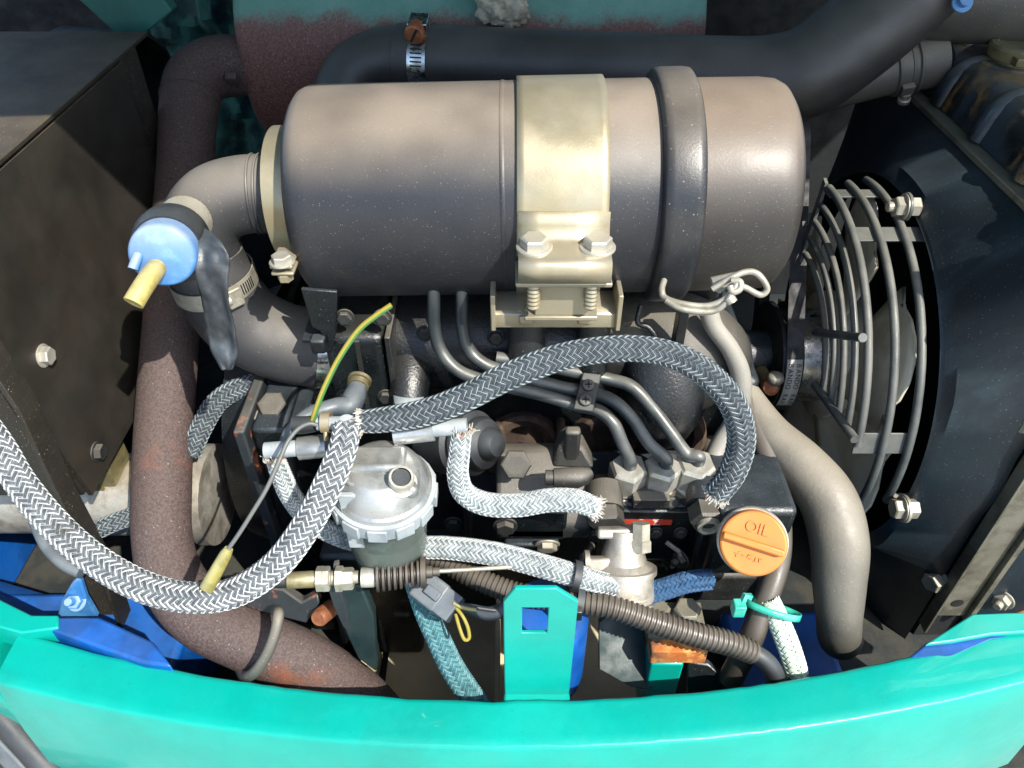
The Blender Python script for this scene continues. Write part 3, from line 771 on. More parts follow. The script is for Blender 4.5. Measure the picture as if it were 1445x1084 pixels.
# ---- strip of tape
tpz = []
ctr = [(262, 318, .560, 20), (285, 335, .545, 24), (298, 360, .540, 25), (301, 395, .545, 22), (306, 430, .555, 20), (313, 465, .565, 21), (318, 497, .572, 19), (320, 522, .576, 8)]
mb = MB(); rows = []
pp, rr_ = pxpath(ctr, 8)
for i, (p, r_) in enumerate(zip(pp, rr_)):
    row = []
    for k in range(13):
        u = -1 + 2 * k / 12
        wv = .004 * mnoise.noise(Vector((u * 1.6, i * .13, 1))) + .0028 * abs(mnoise.noise(Vector((u * 4, i * .22 + u * 1.5, 4))))
        row.append(p + VX * u * r_ + Vector((0, -.7, .3)) * (wv + .0012 * u * u))
    rows.append(row)
mb.ringed(rows, closed=False)
tag(mb.build('tape_strip', 'tape_black', solid=.0008, angle=80), 'loose wrinkled black tape tail hanging beside the intake hose', 'tape')

# ================================================================== REAR AIR PIPE / RADIATOR HOSES
ap = thing('air_inlet_pipe', 'black elbow pipe behind the air cleaner', 'pipe')
pts, rad = pxpath([(478, 200, .835, 44), (484, 150, .83, 44), (498, 112, .825, 44), (530, 90, .82, 44), (570, 84, .815, 44), (620, 85, .81, 44)], 10)
MB().tube(pts, rad, 36).build('elbow', 'hose_black', ap, angle=80)
bh = thing('air_inlet_hose', 'long black rubber air hose running behind the air cleaner to the right', 'hose')
pts, rad = pxpath([(565, 84, .815, 47), (620, 87, .81, 48), (760, 95, .80, 49), (900, 101, .79, 50), (1010, 107, .785, 52), (1080, 112, .78, 58), (1135, 103, .775, 63), (1190, 66, .77, 64), (1250, 18, .765, 64), (1320, -45, .76, 64)], 12)
MB().tube(pts, rad, 44).build('hose_wall', 'hose_black', bh, angle=80)
i = min(range(len(pts)), key=lambda k: (pts[k] - W(598, 86, .812)).length)
hose_clamp('hose_clamp', 'steel worm clamp with rusty screw on the black air hose', pts[i], pts[i + 1] - pts[i - 1], rad[i] + .0004, .0095, Vector((0, -.28, 1.)), 'steel_band', k=1.5, side=1)
tb = simple_tube('cross_tube', 'dark grimy round tube above the radiator with chipped blue paint', 'tube', [(1270, -14, .80, 62), (1340, -8, .79, 62), (1420, -4, .78, 62), (1520, 0, .77, 62)], 'hose_dusty', n=40)
mb = MB(); c = W(1357, 3, .73); mb.lathe(c, Vector((0, -.6, .4)), [(0, .010), (.002, .010), (.002, .006), (.008, .006)], 20); o = mb.build('bolt_boss', 'blue_dusty', tb)
rh = thing('radiator_hose', 'dusty upper radiator hose joining the radiator tank neck', 'hose')
pts, rad = pxpath([(1120, 132, .86, 33), (1190, 115, .84, 34), (1245, 101, .83, 34), (1290, 92, .825, 35), (1330, 86, .82, 35)], 10)
MB().tube(pts, rad, 36).build('hose_wall', 'hose_dusty', rh, angle=80)
i = min(range(len(pts)), key=lambda k: (pts[k] - W(1276, 92, .815)).length)
hose_clamp('hose_clamp', 'dirty worm clamp on the upper radiator hose', pts[i], pts[i + 1] - pts[i - 1], rad[i] + .0006, .006, Vector((-.2, -.9, -.5)), 'hose_dusty', slots=False)
mb = MB()
for px_ in (1268, 1284, 1296):
    i = min(range(len(pts)), key=lambda k: abs((pts[k] - W(px_, 92, .815)).x))
    t = (pts[i + 1] - pts[i - 1]).normalized(); a, b_, _ = frame(t)
    mb.tube([pts[i] + (a * math.cos(q) + b_ * math.sin(q)) * (rad[i] + .0005) for q in [2 * math.pi * k / 40 for k in range(40)]], .0022, 8, loop=True)
mb.build('bead', 'hose_dusty', rh)

# ================================================================== RADIATOR
FY, FZ = .695, -.559            # fan axis
ra = thing('radiator', 'grimy black radiator with shroud and stained top tank on the right', 'radiator')
# shroud sheet with round opening
RO = .2065; XR = .385; XS = .440; XN = .462
y0_, y1_, z0_, z1_ = .486, .98, -.86, -.3185
def rimx(y): return XS + (XN - XS) * max(0., min(1., (.60 - y) / (.60 - y0_)))
NR = 120; ringo = []; ringi = []; ringm = []; ringq = []; lip = []
for k in range(NR):
    q = 2 * math.pi * k / NR; cy, cz = math.cos(q), math.sin(q)
    t = 1e9
    if cy > 1e-6: t = min(t, (y1_ - FY) / cy)
    if cy < -1e-6: t = min(t, (y0_ - FY) / cy)
    if cz > 1e-6: t = min(t, (z1_ - FZ) / cz)
    if cz < -1e-6: t = min(t, (z0_ - FZ) / cz)
    t = max(t, RO + .006)
    y = FY + cy * t
    ringo.append(A(rimx(y), y, FZ + cz * t))
    tm = RO + min(.012, (t - RO) * .4)
    ringm.append(A(XR + .005, FY + cy * tm, FZ + cz * tm))
    ringi.append(A(XR, FY + cy * RO, FZ + cz * RO)); lip.append(A(XR - .003, FY + cy * (RO - .002), FZ + cz * (RO - .002)))
lip2 = [A(XR + .03, v.y, v.z - CAM.z) for v in lip]
mb = MB(); mb.ringed([ringo, ringm, ringi, lip, lip2], True, False, False); mb.build('shroud', 'shroud_black', ra, angle=40)
MB().abox(XN + .012, XN + .075, y0_ + .006, y1_, z0_, z1_ - .004).build('core', 'core_black', ra)
K = 1.1
# tank flange and tank
MB().abox(.436, .77, .47, .918, -.3195, -.3130).build('tank_flange', 'galv', ra, bevel=.001)
MB().abox(.438, .451, .47, .918, -.330, -.3200).build('flange_lip', 'tank_black', ra, bevel=.0008)
mb = MB(); rings = []
for (gx, gz) in ((0, -.3128), (.006, -.288), (.011, -.274), (.018, -.267), (.027, -.2645)):
    rings.append([A(x, y, gz) for x, y in [(.449 + gx, .900 - gx), (.449 + gx, .47), (.77, .47), (.77, .900 - gx)]])
mb.ringed(rings); mb.build('top_tank', 'tank_black', ra, angle=30, bevel=.002)
for k, yy in enumerate((.81, .72, .632, .55)):   # pressed ribs down the tank's flank
    pts2, rad2 = crom([(A(.4535, yy, -.312), .011), (A(.4575, yy, -.295), .011), (A(.4635, yy, -.280), .011), (A(.476, yy, -.272), .0105), (A(.50, yy, -.270), .009)], 6)
    MB().tube(pts2, rad2, 14).build('pressed_rib', 'tank_black', ra)
MB().tube([W(1318, 87, .822), A(.50, .87, -.289)], .0235, 30).build('inlet_neck', 'tank_black', ra)
cc = A(.510, .800, -.2640)
MB().lathe(cc + VZ * -.004, VZ, [(0, .037), (.003, .037), (.0045, .034)], 48).build('filler_seat', 'tank_black', ra)
cpo = MB().lathe(cc, VZ, [(0, .0245), (.005, .0245), (.005, .0300), (.0145, .0310), (.0168, .0290), (.0175, .0235), (.0155, .0225), (.0155, .0)], 56).build('filler_cap', 'brass_dirty', ra, angle=30)
for s_ in (-1, 1): MB().box(cc + Vector((.5, .86, 0)) * .032 * s_ + VZ * .009, VX * .005, VY * .006, VZ * .004).build('cap_ear', 'brass_dirty', cpo, bevel=.001)
# front (near) side channel of the radiator
YS = .482
MB().abox(.4640, .4670, YS - .012, YS + .003, -.78, -.22).build('side_flange', 'galv', ra, bevel=.0006)
mb = MB(); mb.abox(.4675, .508, YS, YS + .003, -.764, -.22); mb.build('side_channel', 'galv', ra, bevel=.0006)
mb = MB(); mb.abox(.5082, .515, YS - .006, YS + .003, -.77, -.22); mb.build('side_channel_fold', 'galv', ra, bevel=.001)
MB().lathe(A(.491, YS - .0004, -.739), -VY, [(0, .0066), (.0003, .0066)], 20).build('slot_hole', 'print_black', ra)
MB().abox(.5152, .80, YS + .004, YS + .01, -.83, -.23).build('outer_panel', 'shroud_black', ra)
bolt(ra, WX(1446, 592, .4570), Vector((-.85, -.5, 0)), .0105, 'zinc_dirty', hint=VZ, h=1.0)
bolt(ra, WX(1322, 817, .4600), Vector((-.85, -.5, 0)), .0115, 'zinc_dirty', hint=VZ, h=1.0)
bolt(ra, WY(1415, 846, YS + .003), Vector((-.75, -.65, 0)), .0095, 'zinc_dirty', hint=VZ, h=.8, stud=True)
bolt(ra, WY(1445, 872, YS + .003), -VY, .012, 'rust_orange', hint=VZ, h=.4)

# ================================================================== FAN GUARD
fg = thing('fan_guard', 'round wire fan guard bolted to the radiator shroud', 'fan guard')
def pol(x, r, deg): return A(x, FY + r * math.cos(R(deg)), FZ + r * math.sin(R(deg)))
def arc(x, r, d0, d1, n=40): return [pol(x, r, d0 + (d1 - d0) * k / n) for k in range(n + 1)]
for (x, r, d0, d1) in ((.368, .200, 76, 187), (.344, .200, 80, 190), (.320, .200, 84, 166)):
    MB().tube(arc(x, r, d0, d1), .0039, 12).build('wire', 'guard_wire', fg)
for (x, r, d0, d1) in ((.3165, .181, 84, 163), (.3140, .163, 84, 162), (.3120, .146, 85, 160), (.3105, .129, 86, 158)):
    MB().tube(arc(x, r, d0, d1), .0033, 12).build('wire', 'guard_wire', fg)
for (d0, r0, r1) in ((160, .208, .118), (134, .206, .116)):
    MB().tube([pol(.3125 + .007 * (r0 - .2) * 0, r0, d0 + 3), pol(.3065, r1, d0 - 4)], .0042, 12).build('spoke', 'guard_wire', fg)
MB().box((pol(.318, .205, 82) + pol(.306, .11, 85)) / 2, (pol(.318, .205, 82) - pol(.306, .11, 85)) / 2, VX * .0016, Vector((0, .004, .001))).build('spoke', 'guard_wire', fg)
def axial_plate(deg, x0, x1, w):
    c = pol((x0 + x1) / 2, .1965, deg); n = Vector((0, math.cos(R(deg)), math.sin(R(deg)))); t = VX.cross(n)
    return MB().box(c, VX * (x1 - x0) / 2, t * w, n * .001)
axial_plate(86, .316, .376, .009).build('cross_strap', 'guard_wire', fg, bevel=.0005)
axial_plate(106, .318, .390, .009).build('cross_strap', 'guard_wire', fg, bevel=.0005)
axial_plate(166, .318, .374, .011).build('cross_strap', 'guard_wire', fg, bevel=.0005)
# mounting lugs with bolts
for (px_, py_, dpt, nm) in ((1270, 292, .728, 'upper'), (1268, 718, .735, 'lower')):
    c = W(px_, py_, dpt)
    lug = MB(); lug.lathe(c + VX * .004, VX, [(0, .0135), (.0025, .0135)], 28); lug.box(c + Vector((.012, .010, -.004)), VX * .010, VY * .012, VZ * .0012)
    lo = lug.build('lug', 'guard_wire' if nm == 'upper' else 'zinc_dirty', fg)
    bolt(fg, c + VX * .0035, -VX, .0098, 'zinc_dirty', hint=Vector((0, 1, .4)), h=.9, stud=(nm == 'upper'))
    mb = MB(); mb.hexa(c + VX * .0075, VX, .0095, .010); mb.build('nut', 'zinc_dirty', fg, angle=20)

# ================================================================== FAN + PULLEY + BELT
fn = thing('cooling_fan', 'off-white plastic cooling fan behind the wire guard', 'fan')
fo = A(0, FY, FZ)
MB().lathe(fo, VX, [(.350, .040), (.351, .068), (.354, .074), (.384, .074), (.386, .05), (.386, 0)], 48).build('hub', 'fan_white', fn, angle=40)
for k in range(6):
    q0 = R(203 + 60 * k); rows = []
    for i in range(9):
        r = .066 + (.192 - .066) * i / 8; wdt = R(30 - 9 * i / 8 * .6); row = []
        for j in range(9):
            u = -1 + 2 * j / 8; corner = 1 - .28 * max(0, (i - 6) / 2) * u * u
            q = q0 + u * wdt; rr = r * (corner if i > 6 else 1)
            row.append(fo + VX * (.366 - u * .0135 * (1.15 - .5 * i / 8) + .002 * u * u) + Vector((0, math.cos(q), math.sin(q))) * rr)
        rows.append(row)
    MB().ringed(rows, closed=False).build('blade', 'fan_white', fn, solid=.003, angle=60)
pu = thing('fan_pulley', 'bare metal pulley hub with dark flange behind the fan', 'pulley')
MB().lathe(fo, VX, [(.316, .03), (.317, .054), (.350, .054), (.352, .051), (.352, .0)], 56).build('drum', 'steel_band', pu, angle=30)
MB().lathe(fo, VX, [(.292, .045), (.293, .061), (.297, .062), (.2985, .054), (.311, .054), (.3125, .062), (.316, .061), (.317, .045)], 56).build('grooved_rim', 'belt_black', pu, angle=30)
MB().lathe(fo, VX, [(.20, .028), (.292, .028)], 32).build('shaft', 'black_cast', pu)
be = thing('fan_belt', 'black fan belt with white printed label round the pulley', 'belt')
def belt_path():
    c1, r1 = (FY, FZ), .0625; c2, r2 = (FY + .115, FZ + .20), .038
    dx, dz = c2[0] - c1[0], c2[1] - c1[1]; D = math.hypot(dx, dz); base = math.atan2(dz, dx); al = math.acos((r1 - r2) / D); out = []
    for k in range(49):
        q = base + al + (2 * math.pi - 2 * al) * k / 48; out.append((c1[0] + r1 * math.cos(q), c1[1] + r1 * math.sin(q), q))
    for k in range(25):
        q = base - al + 2 * al * k / 24; out.append((c2[0] + r2 * math.cos(q), c2[1] + r2 * math.sin(q), q))
    return out
bp_ = belt_path(); rings = []
for (y, z, q) in bp_:
    n = Vector((0, math.cos(q), math.sin(q))); p = A(0, y, z)
    rings.append([p + VX * .2985 - n * .007, p + VX * .2955 + n * .0016, p + VX * .3135 + n * .0016, p + VX * .3105 - n * .007])
MB().ringed(rings, loop=True).build('belt', 'belt_black', be, angle=40)
lb = MB(); rows = []
qc = math.degrees(math.atan2(-.03, -.12))
q_lo, q_hi = R(146), R(204)
for k in range(13):
    q = q_lo + (q_hi - q_lo) * k / 12; n = Vector((0, math.cos(q), math.sin(q)))
    rows.append([fo + VX * x + n * .0643 for x in (.2962, .3130)])
lb.ringed(rows, closed=False).build('printed_label', 'label_white', be, solid=.0003)
def curved_text(body, x, q0, dq, size):
    for k, chx in enumerate(body):
        if chx == ' ': continue
        q = q0 + dq * k; n = Vector((0, math.cos(q), math.sin(q))); tang = Vector((0, -math.sin(q), math.cos(q)))
        # letters read downwards along the belt, tops towards the fan
        text_mesh(chx, size, .0001, 'letter', 'print_black', be, fo + VX * x + n * .0646, tang, VX)
curved_text('BANDO RAF', .3088, R(152), R(5.6), .0078)
curved_text('BANDO RAF', .3004, R(152), R(5.6), .0078)
al_ = thing('alternator', 'dark alternator body half hidden behind the belt', 'alternator')
MB().lathe(A(0, FY + .115, FZ + .20), VX, [(.16, .03), (.17, .055), (.27, .055), (.28, .03), (.315, .03)], 40).build('housing', 'black_cast', al_, angle=40)

# ================================================================== ENGINE BLOCK
en = thing('engine_block', 'black diesel engine block with rusty ports below the manifold', 'engine')
MB().abox(-.20, .235, .545, .86, -.80, -.47).build('block', 'black_cast', en, bevel=.008)
MB().abox(-.19, .20, .60, .84, -.468, -.38).build('cylinder_head', 'black_cast', en, bevel=.008)
MB().abox(-.17, .185, .65, .83, -.379, -.335).build('rocker_cover', 'black_cast', en, bevel=.015, seg=4)
for px_, py_ in ((738, 622), (852, 622), (945, 612)):
    c = WY(px_, py_, .54)
    MB().lathe(c, Vector((0, -1, .25)), [(0, .036), (.010, .034), (.013, .030), (.010, .022), (-.004, .020)], 36).build('port_ring', 'red_port', en, angle=40)
for px_ in (705, 790, 905):
    c = WY(px_, 640, .53)
    MB().prism([c + Vector((-.004, 0, .035)), c + Vector((.004, 0, .035)), c + Vector((.012, 0, -.03)), c + Vector((-.012, 0, -.03))], Vector((0, .03, 0))).build('rib', 'red_port', en, bevel=.003)
MB().abox(-.05, .26, .50, .56, -.73, -.60).build('crankcase_side', 'black_cast', en, bevel=.01)
MB().abox(-.14, .20, .505, .60, -.80, -.69).build('oil_pan', 'black_cast', en, bevel=.02, seg=3)
for px_, py_, yy in ((500, 770, .47), (640, 740, .53), (675, 700, .53), (930, 800, .49), (955, 780, .49)):
    bolt(en, WY(px_, py_, yy), Vector((0, -1, .2)), .008, 'black_cast_dusty', hint=VX)

# ---- intake manifold
im = thing('intake_manifold', 'glossy black cast intake manifold under the air cleaner', 'manifold')
mo_ = A(0, .585, -.452)
MB().lathe(mo_, VX, [(-.105, .048), (-.10, .049), (.00, .049), (.04, .0485), (.10, .050)], 56).build('runner', 'manifold_black', im, angle=40)
MB().abox(-.163, -.110, .522, .64, -.508, -.400).build('inlet_flange', 'manifold_black', im, bevel=.008, seg=3)
MB().abox(-.109, -.104, .520, .64, -.510, -.400).build('gasket', 'black_cast_dusty', im, bevel=.001)
# bulbous right end
mb = MB(); pts2, rad2 = crom([(A(.085, .585, -.452), .048), (A(.12, .578, -.452), .054), (A(.155, .572, -.458), .058), (A(.182, .572, -.470), .052), (A(.192, .575, -.482), .036), (A(.195, .578, -.49), .012)], 8)
mb.tube(pts2, rad2, 40); mb.build('end_bulb', 'black_cast_dusty', im, angle=80)
mb = MB(); c = WY(932, 555, .53); pts2, rad2 = crom([(c + Vector((0, .02, .035)), .040), (c, .040), (c + Vector((0, -.003, -.024)), .036), (c + Vector((0, 0, -.034)), .026), (c + Vector((0, 0, -.038)), .008)], 8)
mb.tube(pts2, rad2, 36); mb.build('drop_leg', 'manifold_black', im, angle=80)
for px_, r_, mt_ in ((743, .0165, 'black_cast_dusty'), (836, .015, 'black_cast')):
    p0 = A(WY(px_, 470, .535).x, .535, -.372); p1 = A(WY(px_, 500, .525).x, .522, -.455)
    MB().tube([p0, p0.lerp(p1, .5), p1], [r_, r_ * .98, r_ * .95], 28).build('boss', mt_, im, angle=40)
    MB().lathe(p1, (p1 - p0), [(0, r_ * .5), (.001, r_ * .5)], 16).build('bolt_end', 'copper_rust', im)
MB().tube([WY(578, 520, .545), WY(578, 545, .525), WY(576, 572, .515)], [.022, .018, .0165], 28).build('drain_stub', 'manifold_black', im, angle=60)
MB().tube([WY(577, 556, .519), WY(575, 600, .505)], .0155, 28).build('drain_sleeve', 'rubber_tube_grey', im, angle=60)
MB().abox(.138, .146, .515, .53, -.46, -.37).build('stay', 'manifold_black', im, bevel=.001)
for px_, py_ in ((487, 448), (540, 448), (487, 560), (545, 560), (600, 470), (700, 476)):
    bolt(im, WY(px_, py_, .521 if px_ < 560 else .540), Vector((0, -1, .15)), .0062, 'black_cast_dusty', hint=VX, h=.7)
MB().abox(-.135, -.131, .5205, .53, -.505, -.405).build('flange_joint', 'black_cast_dusty', im)
pts2, rad2 = pxpath([(905, 430, .66), (900, 455, .665), (915, 462, .665), (925, 478, .668), (905, 486, .672)], 8, 4)
MB().tube(pts2, rad2, 10).build('vacuum_pipe', 'black_cast', im)
cb = thing('cleaner_bracket', 'black pressed bracket holding the air cleaner near the intake hose', 'bracket')
yy = .515
mb = MB(); mb.prism([WY(424, 408, yy), WY(476, 412, yy), WY(474, 470, yy), WY(468, 498, yy), WY(458, 498, yy), WY(452, 468, yy), WY(440, 462, yy)], Vector((0, .004, 0))); mb.build('plate', 'black_cast', cb, bevel=.001)
MB().box(WY(450, 485, yy - .002), VX * .006, VY * .006, VZ * .007).build('clip', 'rubber_black', cb, bevel=.002)
MB().abox(-.178, -.155, .515, .60, -.402, -.398).build('flange', 'black_cast', cb, bevel=.001)

# ================================================================== INJECTION PUMP
ip = thing('injection_pump', 'black three-outlet fuel injection pump body with red label', 'injection pump')
def bxp(px0, px1, py0, py1, Y, dep, name, mt, parent, bevel=.002, seg=2):
    """box whose front face stands at Y and fills the pixel rectangle"""
    pm = (py0 + py1) / 2; x0 = WY(px0, pm, Y).x; x1 = WY(px1, pm, Y).x
    zt = WY(px0, py0, Y).z - CAM.z; zb = WY(px0, py1, Y).z - CAM.z
    return MB().abox(x0, x1, Y, Y + dep, zb, zt).build(name, mt, parent, bevel=bevel, seg=seg)
bxp(845, 1005, 712, 792, .452, .06, 'body', 'black_cast', ip, .004)
bxp(852, 985, 722, 735, .4485, .01, 'body_ledge', 'black_cast', ip, .002)
bxp(834, 1012, 700, 714, .460, .06, 'deck', 'black_cast', ip, .004)
bxp(842, 905, 703, 711, .455, .03, 'clamp_plate', 'black_cast_dusty', ip, .0015)
bxp(915, 985, 703, 711, .455, .03, 'clamp_plate', 'black_cast_dusty', ip, .0015)
bxp(893, 945, 706, 718, .447, .012, 'name_plate', 'black_cast_dusty', ip, .001)
bxp(872, 948, 734, 741, .4478, .001, 'red_label', 'label_red', ip, 0)
PN = []
for px_, py_ in ((881, 692), (929, 690), (973, 687)):
    c = WY(px_, py_, .474); n = Vector((0, -.12, 1)).normalized(); PN.append((c, n))
    MB().lathe(c - n * .01, n, [(0, .0225), (.006, .0225), (.008, .021)], 36).build('outlet_base', 'black_cast', ip, angle=30)
    d1 = MB().hexa(c - n * .006, n, .0205, .0185, hint=VX, a0=R(12)).build('delivery_holder', 'zinc_dirty', ip, angle=20)
    MB().hexa(c + n * .0124, n, .0175, .0265, hint=VX, a0=R(40)).build('union_nut', 'zinc', d1, angle=20)
for px_ in (902, 948): bolt(ip, WY(px_, 708, .452), Vector((0, -1, .5)), .0055, 'black_cast_dusty', hint=VX)
# ends: banjo fitting (left) and return fitting (right)
c = WY(855, 738, .424); n = Vector((.05, -.9, -.15)).normalized()
MB().tube([c + Vector((0, .034, .010)), c + Vector((0, .022, .007)), c + Vector((0, .010, .004))], [.0150, .0165, .0165], 32).build('banjo', 'black_cast_dusty', ip, angle=50)
MB().hexa(c + Vector((0, .010, .003)), n, .0158, .014, hint=VX).build('banjo_bolt', 'black_cast_dusty', ip, angle=20)
c = WY(997, 738, .424); n = Vector((0, -.9, -.05)).normalized()
MB().tube([c + Vector((.006, .034, .010)), c + Vector((.002, .024, .008)), c + Vector((0, .012, .006))], [.0155, .0170, .0170], 32).build('return_banjo', 'black_cast', ip, angle=50)
MB().hexa(c + Vector((0, .012, .005)), n, .0155, .017, hint=VX).build('return_bolt', 'black_cast_dusty', ip, angle=20)
MB().lathe(c + Vector((0, -.0055, .004)), n, [(-.002, .0100), (.003, .0098), (.003, .0062), (-.001, .0060), (-.001, 0)], 24).build('return_bolt_socket', 'zinc_dirty', ip, angle=30)
# injection lines
il = [('steel injection line to the outlet nearest the governor housing', [(612, 395, .628), (612, 425, .636), (613, 462, .650), (622, 495, .660), (645, 522, .662), (685, 538, .664), (760, 556, .668), (815, 572, .675), (845, 580, .668), (866, 598, .666), (878, 625, .672), (884, 655, .680)]),
      ('steel injection line to the middle pump outlet', [(652, 395, .630), (652, 425, .638), (653, 462, .652), (661, 492, .662), (684, 514, .665), (730, 530, .668), (790, 546, .672), (835, 555, .677), (866, 566, .670), (893, 592, .670), (915, 625, .674), (929, 655, .680)]),
      ('steel injection line to the outlet nearest the oil filler', [(700, 505, .676), (760, 514, .678), (820, 527, .678), (862, 536, .680), (892, 546, .676), (920, 575, .676), (948, 612, .677), (969, 640, .679), (974, 655, .682)])]
for k, (lab, cl) in enumerate(il):
    cl = cl[:-1]
    P = [(W(*c_), 9.2 * c_[2] / FPX) for c_ in cl] + [(PN[k][0] + PN[k][1] * .046, .0060), (PN[k][0] + PN[k][1] * .034, .0064)]
    pts2, rad2 = crom(P, 12)
    tag(MB().tube(pts2, rad2, 18).build('injection_line', 'steel_line'), lab, 'pipe', 'steel injection lines')
lc_ = thing('line_clamp', 'small black plate clamp with two screws gripping the injection lines', 'clamp')
a_ = [W(822, 527, .672), W(848, 530, .672), W(836, 583, .662), W(808, 579, .662)]
n_ = (a_[1] - a_[0]).cross(a_[3] - a_[0]).normalized()
if n_.dot(CAM - a_[0]) < 0: n_ = -n_
MB().prism([p + n_ * .004 for p in a_], n_ * -.003).build('plate', 'rusty_black', lc_, bevel=.0012)
for px_, py_, d_ in ((829, 546, .668), (825, 567, .664)):
    c = W(px_, py_, d_) + n_ * .0045
    so = MB().lathe(c, n_, [(0, .0055), (.0022, .0052), (.003, .004), (.003, 0)], 20).build('screw', 'black_cast_dusty', lc_)
    for q in (0, 1):
        a, b_, t = frame(n_); d_v = a if q else b_
        MB().box(c + n_ * .0031, d_v * .003, (b_ if q else a) * .0006, n_ * .0002).build('cross_slot', 'print_black', so)

# clutter on the pump's lower flank: stop lever, spring arm, small fixings
MB().prism([WY(985, 755, .436), WY(1000, 757, .436), WY(1003, 800, .436), WY(996, 828, .436), WY(986, 800, .436)], VY * .012).build('stop_lever', 'black_cast', ip, bevel=.002)
bolt(ip, WY(962, 788, .440), Vector((-.8, -.5, 0)), .0075, 'black_cast_dusty', hint=VZ, h=.8, stud=True)
MB().tube([WY(940, 765, .446), WY(958, 778, .440), WY(962, 790, .438), WY(948, 800, .442)], .0022, 8).build('return_spring', 'zinc_dirty', ip)
for px_, py_ in ((925, 752), (838, 757), (960, 752), (1008, 716)):
    bolt(ip, WY(px_, py_, .450), Vector((0, -1, .2)), .0052, 'black_cast_dusty', hint=VX)
MB().tube([WY(835, 770, .455), WY(822, 785, .44), WY(818, 805, .43)], .004, 10).build('control_rod', 'black_cast_dusty', ip)
# ---- governor housing
gh = thing('governor_housing', 'grey dusty governor housing with hex bolt beside the injection pump', 'housing')
x0_, x1_ = WY(700, 680, .47).x, WY(832, 680, .47).x
yz = [(.466, -.506), (.432, -.545), (.432, -.562), (.505, -.562), (.500, -.505), (.486, -.499)]
MB().prism([A(x0_, y, z) for y, z in yz], VX * (x1_ - x0_)).build('cover', 'black_cast_dusty', gh, bevel=.005, seg=3)
bxp(712, 800, 722, 762, .432, .06, 'lower_case', 'black_cast', gh, .003)
nf = Vector((0, -.78, .62))
bolt(gh, W(728, 655, .662), nf, .0135, 'black_cast_dusty', hint=VX, h=.55, washer=False)
c = W(798, 674, .648)
MB().tube([c - VX * .010, c, c + VX * .010, c + VX * .016 + VY * .002, c + VX * .022 + VY * .005], [.0080, .0086, .0090, .0078, .004], 24).build('breather_plug', 'black_cast_dusty', gh, angle=60)
MB().lathe(c - VX * .017, VX, [(0, .0066), (.007, .0066)], 20).build('plug_head', 'black_cast_dusty', gh)
MB().abox(x0_ + .060, x0_ + .074, .470, .480, -.52, -.464).build('lifting_tab', 'black_cast_dusty', gh, bevel=.003)
MB().prism([A(x0_ + .050, .468, -.506), A(x0_ + .056, .474, -.484), A(x0_ + .064, .476, -.478), A(x0_ + .078, .474, -.488), A(x0_ + .088, .466, -.506)], Vector((0, .02, 0))).build('web', 'black_cast_dusty', gh, bevel=.003, seg=3)
bolt(gh, WY(713, 742, .431), -VY, .0085, 'black_cast_dusty', hint=VZ, washer=True)
bolt(gh, WY(772, 768, .43), Vector((0, -.8, -.3)), .009, 'zinc_dirty', hint=VX)
MB().box(WY(750, 765, .437), VX * .025, VY * .008, VZ * .006).build('lever', 'black_cast', gh, bevel=.003)
MB().tube([WY(795, 745, .45), WY(830, 745, .45)], .008, 6).build('adjuster', 'black_cast', gh, angle=20)

# ---- stop solenoid boot
ss = thing('stop_solenoid', 'dark round rubber-booted solenoid beside the fuel filter', 'solenoid')
c = W(636, 622, .69); n = (W(701, 628, .655) - c).normalized()
MB().lathe(c, n, [(-.02, .028), (0, .030), (.016, .031), (.020, .027), (.024, .0292), (.030, .0285), (.034, .0235), (.038, .0240), (.043, .0215), (.046, .0150), (.052, .0135), (.056, .010), (.058, .0)], 44).build('boot', 'rubber_black', ss, angle=35)

# ---- feed pump
fpump = thing('feed_pump', 'cast aluminium fuel feed pump below the injection pump', 'feed pump')
c = W(879, 846, .668); fu = Vector((0, .6, .8)).normalized(); fv = Vector((0, -.8, .6)).normalized()
MB().lathe(c, fu, [(-.003, .020), (0, .0255), (.002, .0268), (.006, .0268), (.007, .0262), (.024, .0262), (.0245, .0288), (.0290, .0288), (.0295, .0255), (.034, .0205), (.052, .0150), (.062, .0145)], 56).build('body', 'alu_cast', fpump, angle=30)
MB().box(c + fu * .060 + VX * -.007, VX * .0165, fv * .010, fu * .0045).build('mount_flange', 'alu_cast', fpump, bevel=.0025, seg=3)
MB().box(c + fu * .034 + VX * -.020 + fv * .008, VX * .013, fv * .006, fu * .006).build('inlet_boss', 'alu_cast', fpump, bevel=.0025)
MB().lathe(c + fu * .035 + VX * -.030 + fv * .006, -VX, [(0, .010), (.004, .010), (.005, .008)], 20).build('inlet_collar', 'alu_cast', fpump, angle=30)
MB().lathe(c + fu * .070 + VX * .013 + fv * .010, -fu, [(0, .0082), (.014, .0082), (.015, .0095), (.024, .0095)], 6).build('outlet_cap', 'zinc_dirty', fpump, angle=30)
for q in (200, 245, 290, 335):
    bolt(fpump, c + (VX * math.cos(R(q)) - fv * math.sin(R(q)) * .7) * .022 - fu * .001 + fv * .002, -fu, .0046, 'alu', hint=VX)

